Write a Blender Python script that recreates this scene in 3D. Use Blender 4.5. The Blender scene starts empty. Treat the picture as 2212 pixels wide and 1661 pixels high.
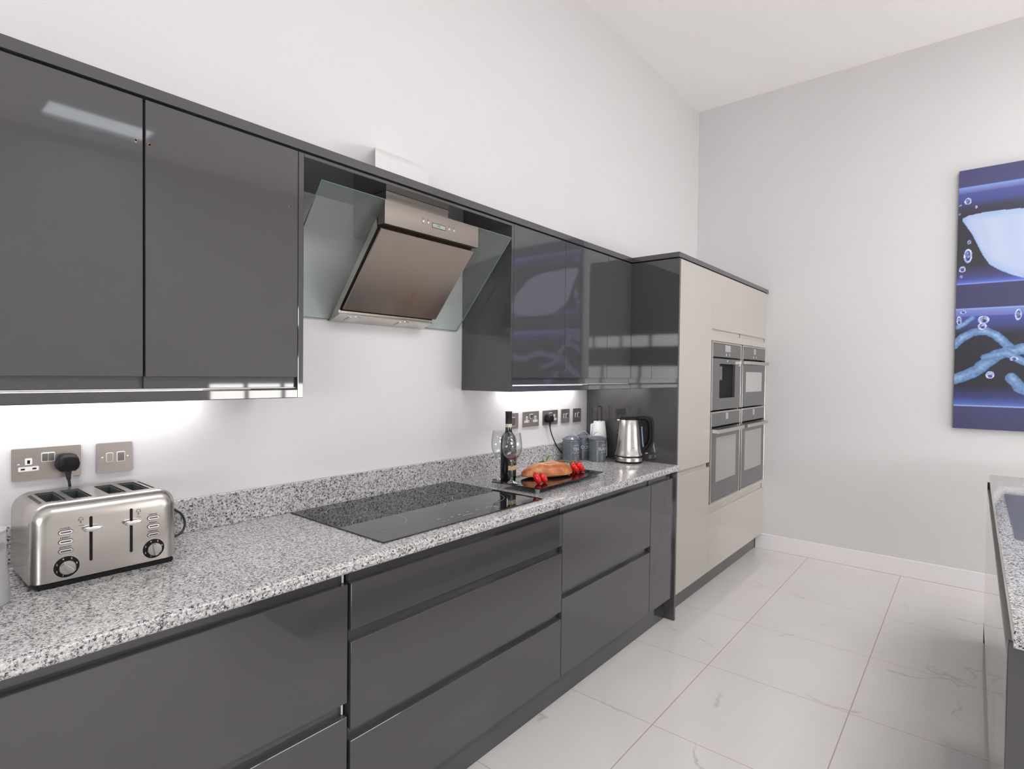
import bpy, bmesh, math, random
from mathutils import Vector, Matrix, noise
PI = math.pi
random.seed(7)
S = bpy.context.scene
COL = S.collection
ORIG = {}

# ------------------------------------------------------------------ materials
def srgb(r, g, b):
    f = lambda c: (c/255/12.92) if c/255 <= .04045 else ((c/255+.055)/1.055)**2.4
    return (f(r), f(g), f(b), 1)

def mat(name, col, rough=.5, metal=0., ior=1.5, trans=0., emit=None, coat=0., spec=None):
    m = bpy.data.materials.new(name); m.use_nodes = True
    p = m.node_tree.nodes['Principled BSDF']
    p.inputs['Base Color'].default_value = col if len(col) == 4 else (*col, 1)
    p.inputs['Roughness'].default_value = rough
    p.inputs['Metallic'].default_value = metal
    p.inputs['IOR'].default_value = ior
    p.inputs['Transmission Weight'].default_value = trans
    p.inputs['Coat Weight'].default_value = coat
    if spec is not None: p.inputs['Specular IOR Level'].default_value = spec
    if emit:
        p.inputs['Emission Color'].default_value = (*emit[0], 1)
        p.inputs['Emission Strength'].default_value = emit[1]
    return m

def nodes(m):
    nt = m.node_tree
    return nt, nt.nodes, nt.links, nt.nodes['Principled BSDF']

def coords(nt, scale=(1, 1, 1)):
    g = nt.nodes.new('ShaderNodeNewGeometry')
    mp = nt.nodes.new('ShaderNodeMapping'); mp.inputs['Scale'].default_value = scale
    nt.links.new(g.outputs['Position'], mp.inputs['Vector'])
    return mp.outputs['Vector']

def ramp(nt, stops, interp='LINEAR'):
    r = nt.nodes.new('ShaderNodeValToRGB'); e = r.color_ramp; e.interpolation = interp
    while len(e.elements) < len(stops): e.elements.new(.5)
    for k, (p, c) in enumerate(stops):
        e.elements[k].position = p; e.elements[k].color = c if len(c) == 4 else (*c, 1)
    return r

def noise_rough(m, scale, lo, hi, stretch=(1, 1, 1)):
    nt, N, L, p = nodes(m)
    n = N.new('ShaderNodeTexNoise'); n.inputs['Scale'].default_value = scale; n.inputs['Detail'].default_value = 4
    L.new(coords(nt, stretch), n.inputs['Vector'])
    mr = N.new('ShaderNodeMapRange'); mr.inputs['To Min'].default_value = lo; mr.inputs['To Max'].default_value = hi
    L.new(n.outputs['Fac'], mr.inputs['Value']); L.new(mr.outputs['Result'], p.inputs['Roughness'])
    return m

M = {}
M['wall'] = mat('wall_paint', (.672, .662, .664), .7)
M['ceil'] = mat('ceiling_paint', (.89, .875, .86), .8)
M['skirt'] = mat('skirting_gloss', (.82, .80, .82), .35)
M['grey'] = mat('grey_gloss_lacquer', (.062, .059, .063), .035, ior=1.65)
M['greyd'] = mat('grey_carcass', (.05, .048, .051), .4)
M['beige'] = mat('beige_gloss_lacquer', (.45, .418, .378), .05, ior=1.55)
M['white'] = mat('white_edge', (.8, .79, .78), .4)
M['black'] = mat('black_plastic', (.005, .005, .0055), .5, spec=.25)
M['satinblack'] = mat('black_metal', (.01, .01, .011), .3)
M['rubber'] = mat('black_rubber', (.012, .012, .013), .55)
M['hob'] = mat('black_ceramic_glass', (.006, .006, .007), .025, ior=1.75)
M['mark'] = mat('printed_marks', (.45, .45, .46), .3)
M['steelh'] = noise_rough(mat('hood_steel', (.25, .222, .20), .45, 1), 14, .42, .48, (1, 1, 8))
M['steel'] = noise_rough(mat('brushed_steel', (.60, .565, .53), .3, 1), 14, .26, .31, (1, 1, 12))
M['steelx'] = noise_rough(mat('brushed_steel_smudged', (.50, .44, .395), .33, 1), 7, .20, .42, (1.5, 1, 1))
M['toast'] = noise_rough(mat('toaster_steel', (.53, .50, .465), .27, 1), 16, .245, .28, (1, 12, 12))
M['chrome'] = mat('chrome', (.80, .79, .80), .08, 1)
M['plate'] = noise_rough(mat('satin_nickel', (.36, .325, .30), .4, 1), 20, .36, .44)
M['rocker'] = mat('rocker_steel', (.20, .185, .165), .35, .9)
M['wplast'] = mat('white_plastic', (.80, .80, .80), .3)
M['dark'] = mat('dark_interior', (.012, .013, .016), .6, spec=.1)
M['ovg'] = mat('oven_grey_glass', (.085, .083, .085), .06, ior=1.6)
M['ovw'] = mat('oven_window_glass', (.30, .29, .275), .05, ior=1.6)
M['ovw2'] = mat('microwave_window_glass', (.42, .41, .40), .05, ior=1.6)
M['disp'] = mat('appliance_display', (.36, .35, .34), .2)
M['lcd'] = mat('lcd_green', (.30, .36, .33), .25)
M['paper'] = mat('kitchen_paper', (.82, .82, .82), .9)
M['tomato'] = mat('tomato_skin', (.62, .012, .008), .12, ior=1.5)
M['stem'] = mat('tomato_stem', (.16, .22, .05), .6)
M['leaf'] = mat('basil_leaf', (.10, .26, .03), .4)
M['tin'] = mat('grey_enamel_tin', (.105, .118, .138), .22)
M['tint'] = mat('tin_print', (.62, .64, .66), .5)
M['bottle'] = mat('dark_bottle_glass', (.006, .007, .008), .05, ior=1.55)
M['foil'] = noise_rough(mat('dark_foil', (.028, .028, .026), .3, .4), 120, .25, .5)
M['lab_b'] = mat('label_black', (.012, .008, .009), .45)
M['lab_r'] = mat('label_red', (.20, .012, .014), .45)
M['lab_g'] = mat('label_gold', (.58, .40, .17), .4)
M['lab_w'] = mat('label_cream', (.62, .57, .45), .5)
M['red'] = mat('neon_red', (.35, .02, .02), .3)
M['clearp'] = mat('clear_plastic', (.55, .56, .57), .12, ior=1.45, trans=.6)
M['kwin'] = mat('kettle_water_window', (.22, .33, .45), .15)
M['sinkst'] = noise_rough(mat('sink_steel', (.52, .48, .45), .3, 1), 10, .28, .36)
M['canin'] = mat('grey_canister', (.38, .38, .375), .3)
M['copper'] = mat('chip_copper', (.48, .25, .14), .6)
M['toastdk'] = mat('toaster_slot_lining', (.10, .115, .115), .4, .5)
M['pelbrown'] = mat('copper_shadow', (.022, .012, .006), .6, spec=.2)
M['led'] = mat('led_diffuser', (1, 1, 1), .5, emit=((1, .97, 1), 3))
M['spot'] = mat('spot_lens', (.62, .64, .63), .25)
M['day'] = mat('daylight_pane', (.0, .0, .0), .3, emit=((.93, .96, 1.0), .3))
M['dayhi'] = mat('daylight_pane_blue', (.0, .0, .0), .3, emit=((.86, .94, 1.0), 4.0))
M['fillroof'] = mat('fill_roof_pane', (.0, .0, .0), .3, emit=((1.0, .985, .985), 5.7))  # glow of the added rooflight, fills the whole room evenly
M['fillwall'] = mat('fill_wall_pane', (.0, .0, .0), .3, emit=((1.0, .98, .95), 12.0))  # glow of the added low window, sends light up to the ceiling
M['dayfront'] = mat('daylight_pane_front', (.0, .0, .0), .3, emit=((.97, .97, 1.0), 17.0))
M['frame'] = mat('window_frame', (.55, .55, .55), .4)
M['canvas'] = mat('canvas_edge', (.03, .033, .05), .7)

def thin_glass(name, tint, gloss_rough=.0, edge=None, ior=1.5, milk=None):
    m = bpy.data.materials.new(name); m.use_nodes = True
    nt = m.node_tree; N = nt.nodes; L = nt.links
    for n in list(N):
        if n.type != 'OUTPUT_MATERIAL': N.remove(n)
    out = [n for n in N if n.type == 'OUTPUT_MATERIAL'][0]
    t = N.new('ShaderNodeBsdfTransparent'); g = N.new('ShaderNodeBsdfGlossy'); g.inputs['Roughness'].default_value = gloss_rough
    fr = N.new('ShaderNodeFresnel')
    ge = N.new('ShaderNodeNewGeometry'); mi_ = N.new('ShaderNodeMix'); mi_.data_type = 'FLOAT'
    mi_.inputs[2].default_value = ior; mi_.inputs[3].default_value = 1/ior
    L.new(ge.outputs['Backfacing'], mi_.inputs[0]); L.new(mi_.outputs[0], fr.inputs['IOR'])
    mx = N.new('ShaderNodeMixShader')
    L.new(fr.outputs[0], mx.inputs[0]); L.new(t.outputs[0], mx.inputs[1]); L.new(g.outputs[0], mx.inputs[2])
    L.new(mx.outputs[0], out.inputs[0])
    t.inputs[0].default_value = tint
    if milk:
        df = N.new('ShaderNodeBsdfDiffuse'); tl = N.new('ShaderNodeBsdfTranslucent'); ad = N.new('ShaderNodeMixShader'); ad.inputs[0].default_value = milk[2]
        df.inputs[0].default_value = milk[0]; tl.inputs[0].default_value = milk[0]
        L.new(df.outputs[0], ad.inputs[1]); L.new(tl.outputs[0], ad.inputs[2])
        m2 = N.new('ShaderNodeMixShader'); m2.inputs[0].default_value = milk[1]
        L.new(t.outputs[0], m2.inputs[1]); L.new(ad.outputs[0], m2.inputs[2]); L.new(m2.outputs[0], mx.inputs[1])
    if edge:
        lw = N.new('ShaderNodeLayerWeight'); lw.inputs['Blend'].default_value = .35
        pw = N.new('ShaderNodeMath'); pw.operation = 'POWER'; pw.inputs[1].default_value = 3
        L.new(lw.outputs['Facing'], pw.inputs[0])
        mc = N.new('ShaderNodeMix'); mc.data_type = 'RGBA'
        L.new(pw.outputs[0], mc.inputs[0]); mc.inputs[6].default_value = tint; mc.inputs[7].default_value = edge
        L.new(mc.outputs[2], t.inputs[0])
    return m
M['wglass'] = thin_glass('wine_glass', (.95, .955, .96, 1), 0, (.50, .52, .54, 1), 1.75)
M['stemglass'] = mat('stem_glass', (.97, .98, .98), 0, ior=1.5, trans=1)
M['hglass'] = thin_glass('hood_glass', (.975, 1, .99, 1), 0, None, 1.5, ((.84, .93, .91, 1), .07, .4))
M['hedge'] = mat('glass_edge_green', (.16, .30, .27), .15, ior=1.5)

def make_granite():
    m = mat('speckled_granite', (.5, .5, .5), .1, ior=1.55)
    nt, N, L, p = nodes(m)
    v = coords(nt)
    nd = N.new('ShaderNodeTexNoise'); nd.inputs['Scale'].default_value = 220; nd.inputs['Detail'].default_value = 2
    L.new(v, nd.inputs['Vector'])
    ad = N.new('ShaderNodeMix'); ad.data_type = 'RGBA'; ad.blend_type = 'LINEAR_LIGHT'; ad.inputs[0].default_value = .006
    L.new(v, ad.inputs[6]); L.new(nd.outputs['Color'], ad.inputs[7])
    v1 = N.new('ShaderNodeTexVoronoi'); v1.inputs['Scale'].default_value = 400
    L.new(ad.outputs[2], v1.inputs['Vector'])
    sp = N.new('ShaderNodeSeparateColor'); L.new(v1.outputs['Color'], sp.inputs[0])
    n2 = N.new('ShaderNodeTexNoise'); n2.inputs['Scale'].default_value = 165; n2.inputs['Detail'].default_value = 3
    L.new(v, n2.inputs['Vector'])
    mm = N.new('ShaderNodeMath'); mm.operation = 'MULTIPLY_ADD'; mm.inputs[1].default_value = .62
    L.new(sp.outputs[0], mm.inputs[0])
    m3 = N.new('ShaderNodeMath'); m3.operation = 'MULTIPLY_ADD'; m3.inputs[1].default_value = 1.5; m3.inputs[2].default_value = -.56
    L.new(n2.outputs['Fac'], m3.inputs[0]); L.new(m3.outputs[0], mm.inputs[2])
    r = ramp(nt, [(0, (.012, .012, .014)), (.20, (.03, .03, .034)), (.25, (.15, .145, .145)), (.38, (.27, .26, .255)), (.44, (.45, .44, .435)), (.75, (.57, .56, .555)), (1, (.68, .67, .67))])
    L.new(mm.outputs[0], r.inputs[0]); L.new(r.outputs[0], p.inputs['Base Color'])
    return m
M['granite'] = make_granite()

def make_tiles():
    m = mat('polished_porcelain_tiles', (.6, .6, .6), .06, ior=1.5)
    nt, N, L, p = nodes(m)
    v = coords(nt)
    sx = N.new('ShaderNodeSeparateXYZ'); L.new(v, sx.inputs[0])
    def line(out, off, per, half, sign=1):
        a = N.new('ShaderNodeMath'); a.operation = 'MULTIPLY_ADD'; a.inputs[1].default_value = sign/per; a.inputs[2].default_value = -off/per+100.5
        L.new(out, a.inputs[0])
        f = N.new('ShaderNodeMath'); f.operation = 'FRACT'; L.new(a.outputs[0], f.inputs[0])
        s = N.new('ShaderNodeMath'); s.operation = 'SUBTRACT'; s.inputs[1].default_value = .5; L.new(f.outputs[0], s.inputs[0])
        b = N.new('ShaderNodeMath'); b.operation = 'ABSOLUTE'; L.new(s.outputs[0], b.inputs[0])
        c = N.new('ShaderNodeMath'); c.operation = 'LESS_THAN'; c.inputs[1].default_value = half/per; L.new(b.outputs[0], c.inputs[0])
        return c.outputs[0]
    l1 = line(sx.outputs[0], 3.1376, .6045, .0013)
    l2 = line(sx.outputs[1], .9217, .5868, .0020, -1)
    mxl = N.new('ShaderNodeMath'); mxl.operation = 'MAXIMUM'; L.new(l1, mxl.inputs[0]); L.new(l2, mxl.inputs[1])
    # faint marble veins
    nw = N.new('ShaderNodeTexNoise'); nw.inputs['Scale'].default_value = 2.2; nw.inputs['Detail'].default_value = 6; L.new(v, nw.inputs['Vector'])
    ad = N.new('ShaderNodeMix'); ad.data_type = 'RGBA'; ad.blend_type = 'LINEAR_LIGHT'; ad.inputs[0].default_value = .35
    L.new(v, ad.inputs[6]); L.new(nw.outputs['Color'], ad.inputs[7])
    vo = N.new('ShaderNodeTexVoronoi'); vo.feature = 'DISTANCE_TO_EDGE'; vo.inputs['Scale'].default_value = 1.15; L.new(ad.outputs[2], vo.inputs['Vector'])
    vr = ramp(nt, [(0, (1, 1, 1)), (.006, (.6, .6, .6)), (.012, (0, 0, 0)), (1, (0, 0, 0))]); L.new(vo.outputs['Distance'], vr.inputs[0])
    nm = N.new('ShaderNodeTexNoise'); nm.inputs['Scale'].default_value = 4.5; nm.inputs['Detail'].default_value = 3; L.new(v, nm.inputs['Vector'])
    nr = ramp(nt, [(0, (0, 0, 0)), (.52, (0, 0, 0)), (.62, (1, 1, 1)), (1, (1, 1, 1))]); L.new(nm.outputs['Fac'], nr.inputs[0])
    vm = N.new('ShaderNodeMath'); vm.operation = 'MULTIPLY'; L.new(vr.outputs[0], vm.inputs[0]); L.new(nr.outputs[0], vm.inputs[1])
    vm2 = N.new('ShaderNodeMath'); vm2.operation = 'MULTIPLY'; vm2.inputs[1].default_value = .42; L.new(vm.outputs[0], vm2.inputs[0])
    nb = N.new('ShaderNodeTexNoise'); nb.inputs['Scale'].default_value = 1.6; L.new(v, nb.inputs['Vector'])
    base = ramp(nt, [(.3, (.68, .66, .635)), (.7, (.715, .70, .68))]); L.new(nb.outputs['Fac'], base.inputs[0])
    c1 = N.new('ShaderNodeMix'); c1.data_type = 'RGBA'; L.new(vm2.outputs[0], c1.inputs[0]); L.new(base.outputs[0], c1.inputs[6]); c1.inputs[7].default_value = (.30, .28, .25, 1)
    c2 = N.new('ShaderNodeMix'); c2.data_type = 'RGBA'; L.new(mxl.outputs[0], c2.inputs[0]); L.new(c1.outputs[2], c2.inputs[6]); c2.inputs[7].default_value = (.42, .35, .29, 1)
    L.new(c2.outputs[2], p.inputs['Base Color'])
    return m
M['tiles'] = make_tiles()

def make_bread():
    m = mat('bread_crust', (.5, .2, .06), .45)
    nt, N, L, p = nodes(m)
    v = coords(nt)
    n = N.new('ShaderNodeTexNoise'); n.inputs['Scale'].default_value = 26; n.inputs['Detail'].default_value = 6; n.inputs['Roughness'].default_value = .65
    L.new(v, n.inputs['Vector'])
    r = ramp(nt, [(.3, (.28, .062, .014)), (.44, (.42, .122, .028)), (.56, (.50, .18, .052)), (.68, (.60, .31, .14))])
    L.new(n.outputs['Fac'], r.inputs[0])
    g = N.new('ShaderNodeNewGeometry'); sz = N.new('ShaderNodeSeparateXYZ'); L.new(g.outputs['Position'], sz.inputs[0])
    zr = N.new('ShaderNodeMapRange'); zr.inputs['From Min'].default_value = .917; zr.inputs['From Max'].default_value = .93; zr.inputs['To Min'].default_value = 1; zr.inputs['To Max'].default_value = 0
    L.new(sz.outputs[2], zr.inputs['Value'])
    c = N.new('ShaderNodeMix'); c.data_type = 'RGBA'; L.new(zr.outputs[0], c.inputs[0]); L.new(r.outputs[0], c.inputs[6]); c.inputs[7].default_value = (.50, .25, .12, 1)
    L.new(c.outputs[2], p.inputs['Base Color'])
    b = N.new('ShaderNodeBump'); b.inputs['Strength'].default_value = .35; b.inputs['Distance'].default_value = .004
    L.new(n.outputs['Fac'], b.inputs['Height']); L.new(b.outputs[0], p.inputs['Normal'])
    return m
M['bread'] = make_bread()

def make_art():
    m = mat('printed_canvas', (.5, .5, .5), .45)
    nt, N, L, p = nodes(m)
    a = N.new('ShaderNodeVertexColor'); a.layer_name = 'print'
    L.new(a.outputs['Color'], p.inputs['Base Color'])
    return m
M['art'] = make_art()

# ------------------------------------------------------------------ mesh helper. x along the run, d out of the left wall, z up
def V(x, d, z): return Vector((x, -d, z))

class B:
    def __init__(s): s.bm = bmesh.new(); s.mats = []; s.mi = 0
    def _mark(s, faces):
        for f in faces: f.material_index = s.mi
    def use(s, m):
        if m not in s.mats: s.mats.append(m)
        s.mi = s.mats.index(m); return s
    def box(s, x0, x1, d0, d1, z0, z1, bev=0., seg=1):
        t = bmesh.new()
        vs = [t.verts.new(V(x, d, z)) for x in (x0, x1) for d in (d0, d1) for z in (z0, z1)]
        for q in ((0, 1, 3, 2), (4, 6, 7, 5), (0, 4, 5, 1), (2, 3, 7, 6), (0, 2, 6, 4), (1, 5, 7, 3)): t.faces.new([vs[i] for i in q])
        bmesh.ops.recalc_face_normals(t, faces=t.faces)
        if bev: bmesh.ops.bevel(t, geom=list(t.edges), offset=bev, segments=seg, affect='EDGES', profile=.5)
        s.merge(t); return s
    def merge(s, t, mtx=None):
        if mtx is not None: t.transform(mtx)
        mp = {v: s.bm.verts.new(v.co) for v in t.verts}
        for f in t.faces:
            try:
                g = s.bm.faces.new([mp[v] for v in f.verts]); g.material_index = s.mi
            except ValueError: pass
        t.free()
    def grid_rings(s, rings, cap0=True, cap1=True, closed=False, flip=False):
        R = [[s.bm.verts.new(p) for p in r] for r in rings]
        n = len(R[0]); k = len(R)
        for i in range(k if closed else k-1):
            a, b = R[i], R[(i+1) % k]
            for j in range(n):
                q = [a[j], a[(j+1) % n], b[(j+1) % n], b[j]]
                if flip: q.reverse()
                f = s.bm.faces.new(q); f.material_index = s.mi
        if not closed:
            if cap0: f = s.bm.faces.new(list(reversed(R[0])) if not flip else R[0]); f.material_index = s.mi
            if cap1: f = s.bm.faces.new(R[-1] if not flip else list(reversed(R[-1]))); f.material_index = s.mi
        return s
    def lathe(s, prof, x, d, z, n=40, cap0=True, cap1=True):
        rings = [[V(x+r*math.cos(2*PI*j/n), d-r*math.sin(2*PI*j/n), z+h) for j in range(n)] for r, h in prof]
        return s.grid_rings(rings, cap0, cap1)
    def lathe_axis(s, prof, origin, axis, n=24):
        a = Vector(axis).normalized(); u = a.orthogonal().normalized(); w = a.cross(u)
        rings = [[origin+a*h+u*(r*math.cos(2*PI*j/n))+w*(r*math.sin(2*PI*j/n)) for j in range(n)] for r, h in prof]
        return s.grid_rings(rings)
    def tube(s, pts, r, n=10, closed=False, ends=True, rz=None):
        pts = [Vector(p) for p in pts]; k = len(pts); rings = []; pu = None
        for i, p in enumerate(pts):
            a = pts[(i-1) % k] if (closed or i > 0) else p
            b = pts[(i+1) % k] if (closed or i < k-1) else p
            t = (b-a).normalized()
            if pu is None: u = t.orthogonal().normalized()
            else: u = (pu-t*pu.dot(t)).normalized()
            pu = u; w = t.cross(u)
            ri = r[i] if isinstance(r, (list, tuple)) else r
            rings.append([p+u*(ri*math.cos(2*PI*j/n))+w*(ri*math.sin(2*PI*j/n)) for j in range(n)])
        return s.grid_rings(rings, ends, ends, closed)
    def prism(s, prof, x0, x1):            # profile in (d, z), extruded along x
        return s.grid_rings([[V(x0, d, z) for d, z in prof], [V(x1, d, z) for d, z in prof]])
    def prism_z(s, prof, z0, z1):          # profile in (x, d)
        return s.grid_rings([[V(x, d, z0) for x, d in prof], [V(x, d, z1) for x, d in prof]])
    def prism_d(s, prof, d0, d1):          # profile in (x, z)
        return s.grid_rings([[V(x, d0, z) for x, z in prof], [V(x, d1, z) for x, z in prof]])
    def obj(s, name, material=None, parent=None, sharp=35, **props):
        bm = s.bm
        bmesh.ops.recalc_face_normals(bm, faces=bm.faces)
        o3 = Vector(ORIG[parent.name]) if parent else None
        if o3 is None:
            xs = [v.co.x for v in bm.verts]; ys = [v.co.y for v in bm.verts]; zs = [v.co.z for v in bm.verts]
            o3 = Vector(((min(xs)+max(xs))/2, (min(ys)+max(ys))/2, min(zs)))
            loc = o3
        else: loc = Vector((0, 0, 0))
        bm.transform(Matrix.Translation(-o3))
        me = bpy.data.meshes.new(name); bm.to_mesh(me); bm.free()
        for f in me.polygons: f.use_smooth = True
        me.set_sharp_from_angle(angle=math.radians(sharp))
        ms = s.mats if s.mats else [material]
        for m in ms: me.materials.append(M[m])
        o = bpy.data.objects.new(name, me); COL.objects.link(o)
        o.location = loc
        if parent: o.parent = parent
        ORIG[o.name] = tuple(o3)
        for k, v in props.items(): o[k] = v
        return o

def root(name, loc, label, cat, group=None):
    o = bpy.data.objects.new(name, None); o.empty_display_size = .05
    COL.objects.link(o); o.location = V(*loc); ORIG[o.name] = tuple(V(*loc))
    o['label'] = label; o['category'] = cat
    if group: o['group'] = group
    return o

def tag(o, label, cat, group=None):
    o['label'] = label; o['category'] = cat
    if group: o['group'] = group
    return o

def box(x0, x1, d0, d1, z0, z1, bev=0., seg=1): return B().box(x0, x1, d0, d1, z0, z1, bev, seg)

def text_faces(body, size, ext=.0):
    c = bpy.data.curves.new('tmp_text', 'FONT'); c.body = body; c.size = size; c.extrude = ext
    c.align_x = 'CENTER'; c.align_y = 'CENTER'; c.resolution_u = 3
    o = bpy.data.objects.new('tmp_text', c); COL.objects.link(o)
    bpy.context.view_layer.update()
    me = bpy.data.meshes.new_from_object(o)
    bpy.data.objects.remove(o); bpy.data.curves.remove(c)
    t = bmesh.new(); t.from_mesh(me); bpy.data.meshes.remove(me)
    return t

def text_on(b, body, size, origin, right, up, lift=.0004):
    t = text_faces(body, size)
    right = Vector(right).normalized(); up = Vector(up).normalized(); n = right.cross(up)
    for v in t.verts: v.co = origin+right*v.co.x+up*v.co.y+n*lift
    b.merge(t)

def disc_on(b, origin, right, up, rx, ry, lift=0., n=24):
    right = Vector(right).normalized(); up = Vector(up).normalized(); nn = right.cross(up)
    f = b.bm.faces.new([b.bm.verts.new(origin+right*(rx*math.cos(2*PI*j/n))+up*(ry*math.sin(2*PI*j/n))+nn*lift) for j in range(n)])
    f.material_index = b.mi

def stadium(cx, cz, hw, hh, n=10):
    r = min(hw, hh); out = []
    if hw >= hh:
        for j in range(n+1): a = -PI/2+PI*j/n; out.append((cx+hw-r+r*math.cos(a), cz+r*math.sin(a)))
        for j in range(n+1): a = PI/2+PI*j/n; out.append((cx-hw+r+r*math.cos(a), cz+r*math.sin(a)))
    else:
        for j in range(n+1): a = PI*j/n; out.append((cx+r*math.cos(a), cz+hh-r+r*math.sin(a)))
        for j in range(n+1): a = PI+PI*j/n; out.append((cx+r*math.cos(a), cz-hh+r+r*math.sin(a)))
    return out

def rrect(cx, cz, hw, hh, r, n=5):
    out = []
    for sx, sz, a0 in ((1, 1, 0), (-1, 1, PI/2), (-1, -1, PI), (1, -1, 3*PI/2)):
        for j in range(n+1):
            a = a0+PI/2*j/n; out.append((cx+sx*(hw-r)+r*math.cos(a), cz+sz*(hh-r)+r*math.sin(a)))
    return out

# ------------------------------------------------------------------ the setting
XW, XN, DR, ZC = 4.036, -4.6, 5.6, 3.672
def struct(o): o['kind'] = 'structure'; return o
struct(box(XN-.1, XW+.1, -.1, DR+.1, -.1, 0).obj('floor', 'tiles'))
# ceiling with a rooflight opening and a larger one added for fill light
RL = (.4, 1.3, 4.85, 5.35)
LA = (-.8, 3.1, 2.50, 3.95)
c = B()
c.box(XN-.1, XW+.1, -.1, LA[2], ZC, ZC+.12).box(XN-.1, LA[0], LA[2], LA[3], ZC, ZC+.12).box(LA[1], XW+.1, LA[2], LA[3], ZC, ZC+.12)
c.box(XN-.1, XW+.1, LA[3], RL[2], ZC, ZC+.12).box(XN-.1, RL[0], RL[2], RL[3], ZC, ZC+.12).box(RL[1], XW+.1, RL[2], RL[3], ZC, ZC+.12).box(XN-.1, XW+.1, RL[3], DR+.1, ZC, ZC+.12)
struct(c.obj('ceiling', 'ceil'))
struct(box(XN-.1, XW+.1, -.12, 0, 0, ZC).obj('wall_left', 'wall'))
struct(box(XW, XW+.12, 0, DR, 0, ZC).obj('wall_back', 'wall'))
# right wall with glazed doors, front wall with a window and a high strip
def wall_hole(name, axis, at, t, u0, u1, holes):
    b = B(); us = sorted({u0, u1, *[h[0] for h in holes], *[h[1] for h in holes]})
    for a, e in zip(us, us[1:]):
        zs = [0]
        for h in sorted(holes, key=lambda q: q[2]):
            if h[0] <= a and h[1] >= e: zs += [h[2], h[3]]
        zs.append(ZC)
        for k in range(0, len(zs), 2):
            if zs[k+1]-zs[k] > 1e-6:
                if axis == 'd': b.box(a, e, at, at+t, zs[k], zs[k+1])
                else: b.box(at, at+t, a, e, zs[k], zs[k+1])
    return struct(b.obj(name, 'wall'))
HR = [(-4.2, -.9, .08, 2.45), (2.0, 3.9, .12, 1.28)]
HF = [(2.9, 5.4, .9, 1.62), (2.9, 5.4, 1.90, 2.22)]
wall_hole('wall_right', 'd', DR, .12, XN-.1, XW+.1, HR)
wall_hole('wall_front', 'x', XN-.12, .12, 0, DR, HF)
def window(name, axis, at, h, bars, pane='day'):
    u0, u1, z0, z1 = h; f = .05
    b = B()
    def bar(a, e, p, q):
        if axis == 'd': b.box(a, e, at, at+.06, p, q, .004)
        else: b.box(at-.06, at, a, e, p, q, .004)
    bar(u0, u1, z0, z0+f); bar(u0, u1, z1-f, z1); bar(u0, u0+f, z0+f, z1-f); bar(u1-f, u1, z0+f, z1-f)
    for k in range(1, bars):
        u = u0+(u1-u0)*k/bars; bar(u-f/2, u+f/2, z0+f, z1-f)
    w = struct(b.obj(name, 'frame'))
    g = B()
    if axis == 'd': g.box(u0+f, u1-f, at+.03, at+.035, z0+f, z1-f)
    else: g.box(at-.035, at-.03, u0+f, u1-f, z0+f, z1-f)
    g.obj('pane', pane, w)
window('window_1', 'd', DR+.02, HR[0], 4)
window('added_low_window', 'd', DR+.02, HR[1], 4, 'fillwall')  # added out of view to brighten the ceiling
window('window_2', 'x', XN-.02, HF[0], 3, 'dayfront')
window('window_3', 'x', XN-.02, HF[1], 4, 'dayfront')
for nm_, q_, nb, pm, ZR in (('window_4', RL, 1, 'dayhi', ZC), ('added_rooflight', LA, 5, 'fillroof', ZC+.001)):  # the second is an added, unseen rooflight for even fill light
    x0, x1, d0, d1 = q_; b = B(); f_ = .04
    if ZR > ZC: b.use('ceil').box(x0-.05, x1+.05, d0-.05, d0, ZC+.12, ZR+.12).box(x0-.05, x1+.05, d1, d1+.05, ZC+.12, ZR+.12).box(x0-.05, x0, d0, d1, ZC+.12, ZR+.12).box(x1, x1+.05, d0, d1, ZC+.12, ZR+.12)
    b.use('frame')
    b.box(x0, x1, d0, d0+f_, ZR+.02, ZR+.1).box(x0, x1, d1-f_, d1, ZR+.02, ZR+.1)
    for k in range(nb+1):
        xx = x0+(x1-x0-f_)*k/nb; b.box(xx, xx+f_, d0+f_, d1-f_, ZR+.02, ZR+.1)
    w = struct(b.obj(nm_, 'frame'))
    box(x0+f_, x1-f_, d0+f_, d1-f_, ZR+.06, ZR+.065).obj('pane', pm, w)
struct(B().box(XW-.014, XW, .53, DR, 0, .123, .003).obj('baseboard_back', 'skirt'))

# ------------------------------------------------------------------ wall units
DF = .3037
ZDT, ZDB, ZPB = 2.0502, 1.3708, 1.3087
def wall_cabinet(x0, x1, label, chips=(), lastgap=False):
    r = root('wall_cabinet', ((x0+x1)/2, .15, 1.338), label, 'cabinet', 'grey wall cabinets')
    b = B(); b.use('greyd').box(x0, x1, .001, DF-.02, 1.3405, ZDT)
    b.use('white').box(x0, x1, .001, DF-.013, 1.3380, 1.3404)
    b.obj('carcass', None, r)
    e = .004 if lastgap else .0012
    d = B().box(x0+.0012, x1-e, DF-.019, DF, ZDB, ZDT, .0012)
    d.box(x0+.0012+.0, x1-e-(.006 if lastgap else 0), DF-.019, DF-.0135, 1.3415, ZDB+.001)
    d = d.obj('door', 'grey', r)
    for cx, cz in chips:
        k = B()
        for q in range(4):
            a = random.random()*6.28; rr = random.random()*.004
            pts = [V(cx+rr*math.cos(a)+.0035*random.uniform(.5, 1)*math.cos(t*PI/3), DF+.0003, cz+rr*math.sin(a)+.004*random.uniform(.4, 1)*math.sin(t*PI/3)) for t in range(6)]
            top = [p+Vector((0, -.0004, 0)) for p in pts]
            k.grid_rings([pts, top])
        k.obj('chip_mark', 'copper', d, label='small orange-brown chip in the gloss')
    return r
wall_cabinet(-.6525, -.2491, 'leftmost glossy grey wall cabinet, cut by the photo edge above the toaster', [(-.2687, 1.9436)], True)
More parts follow.
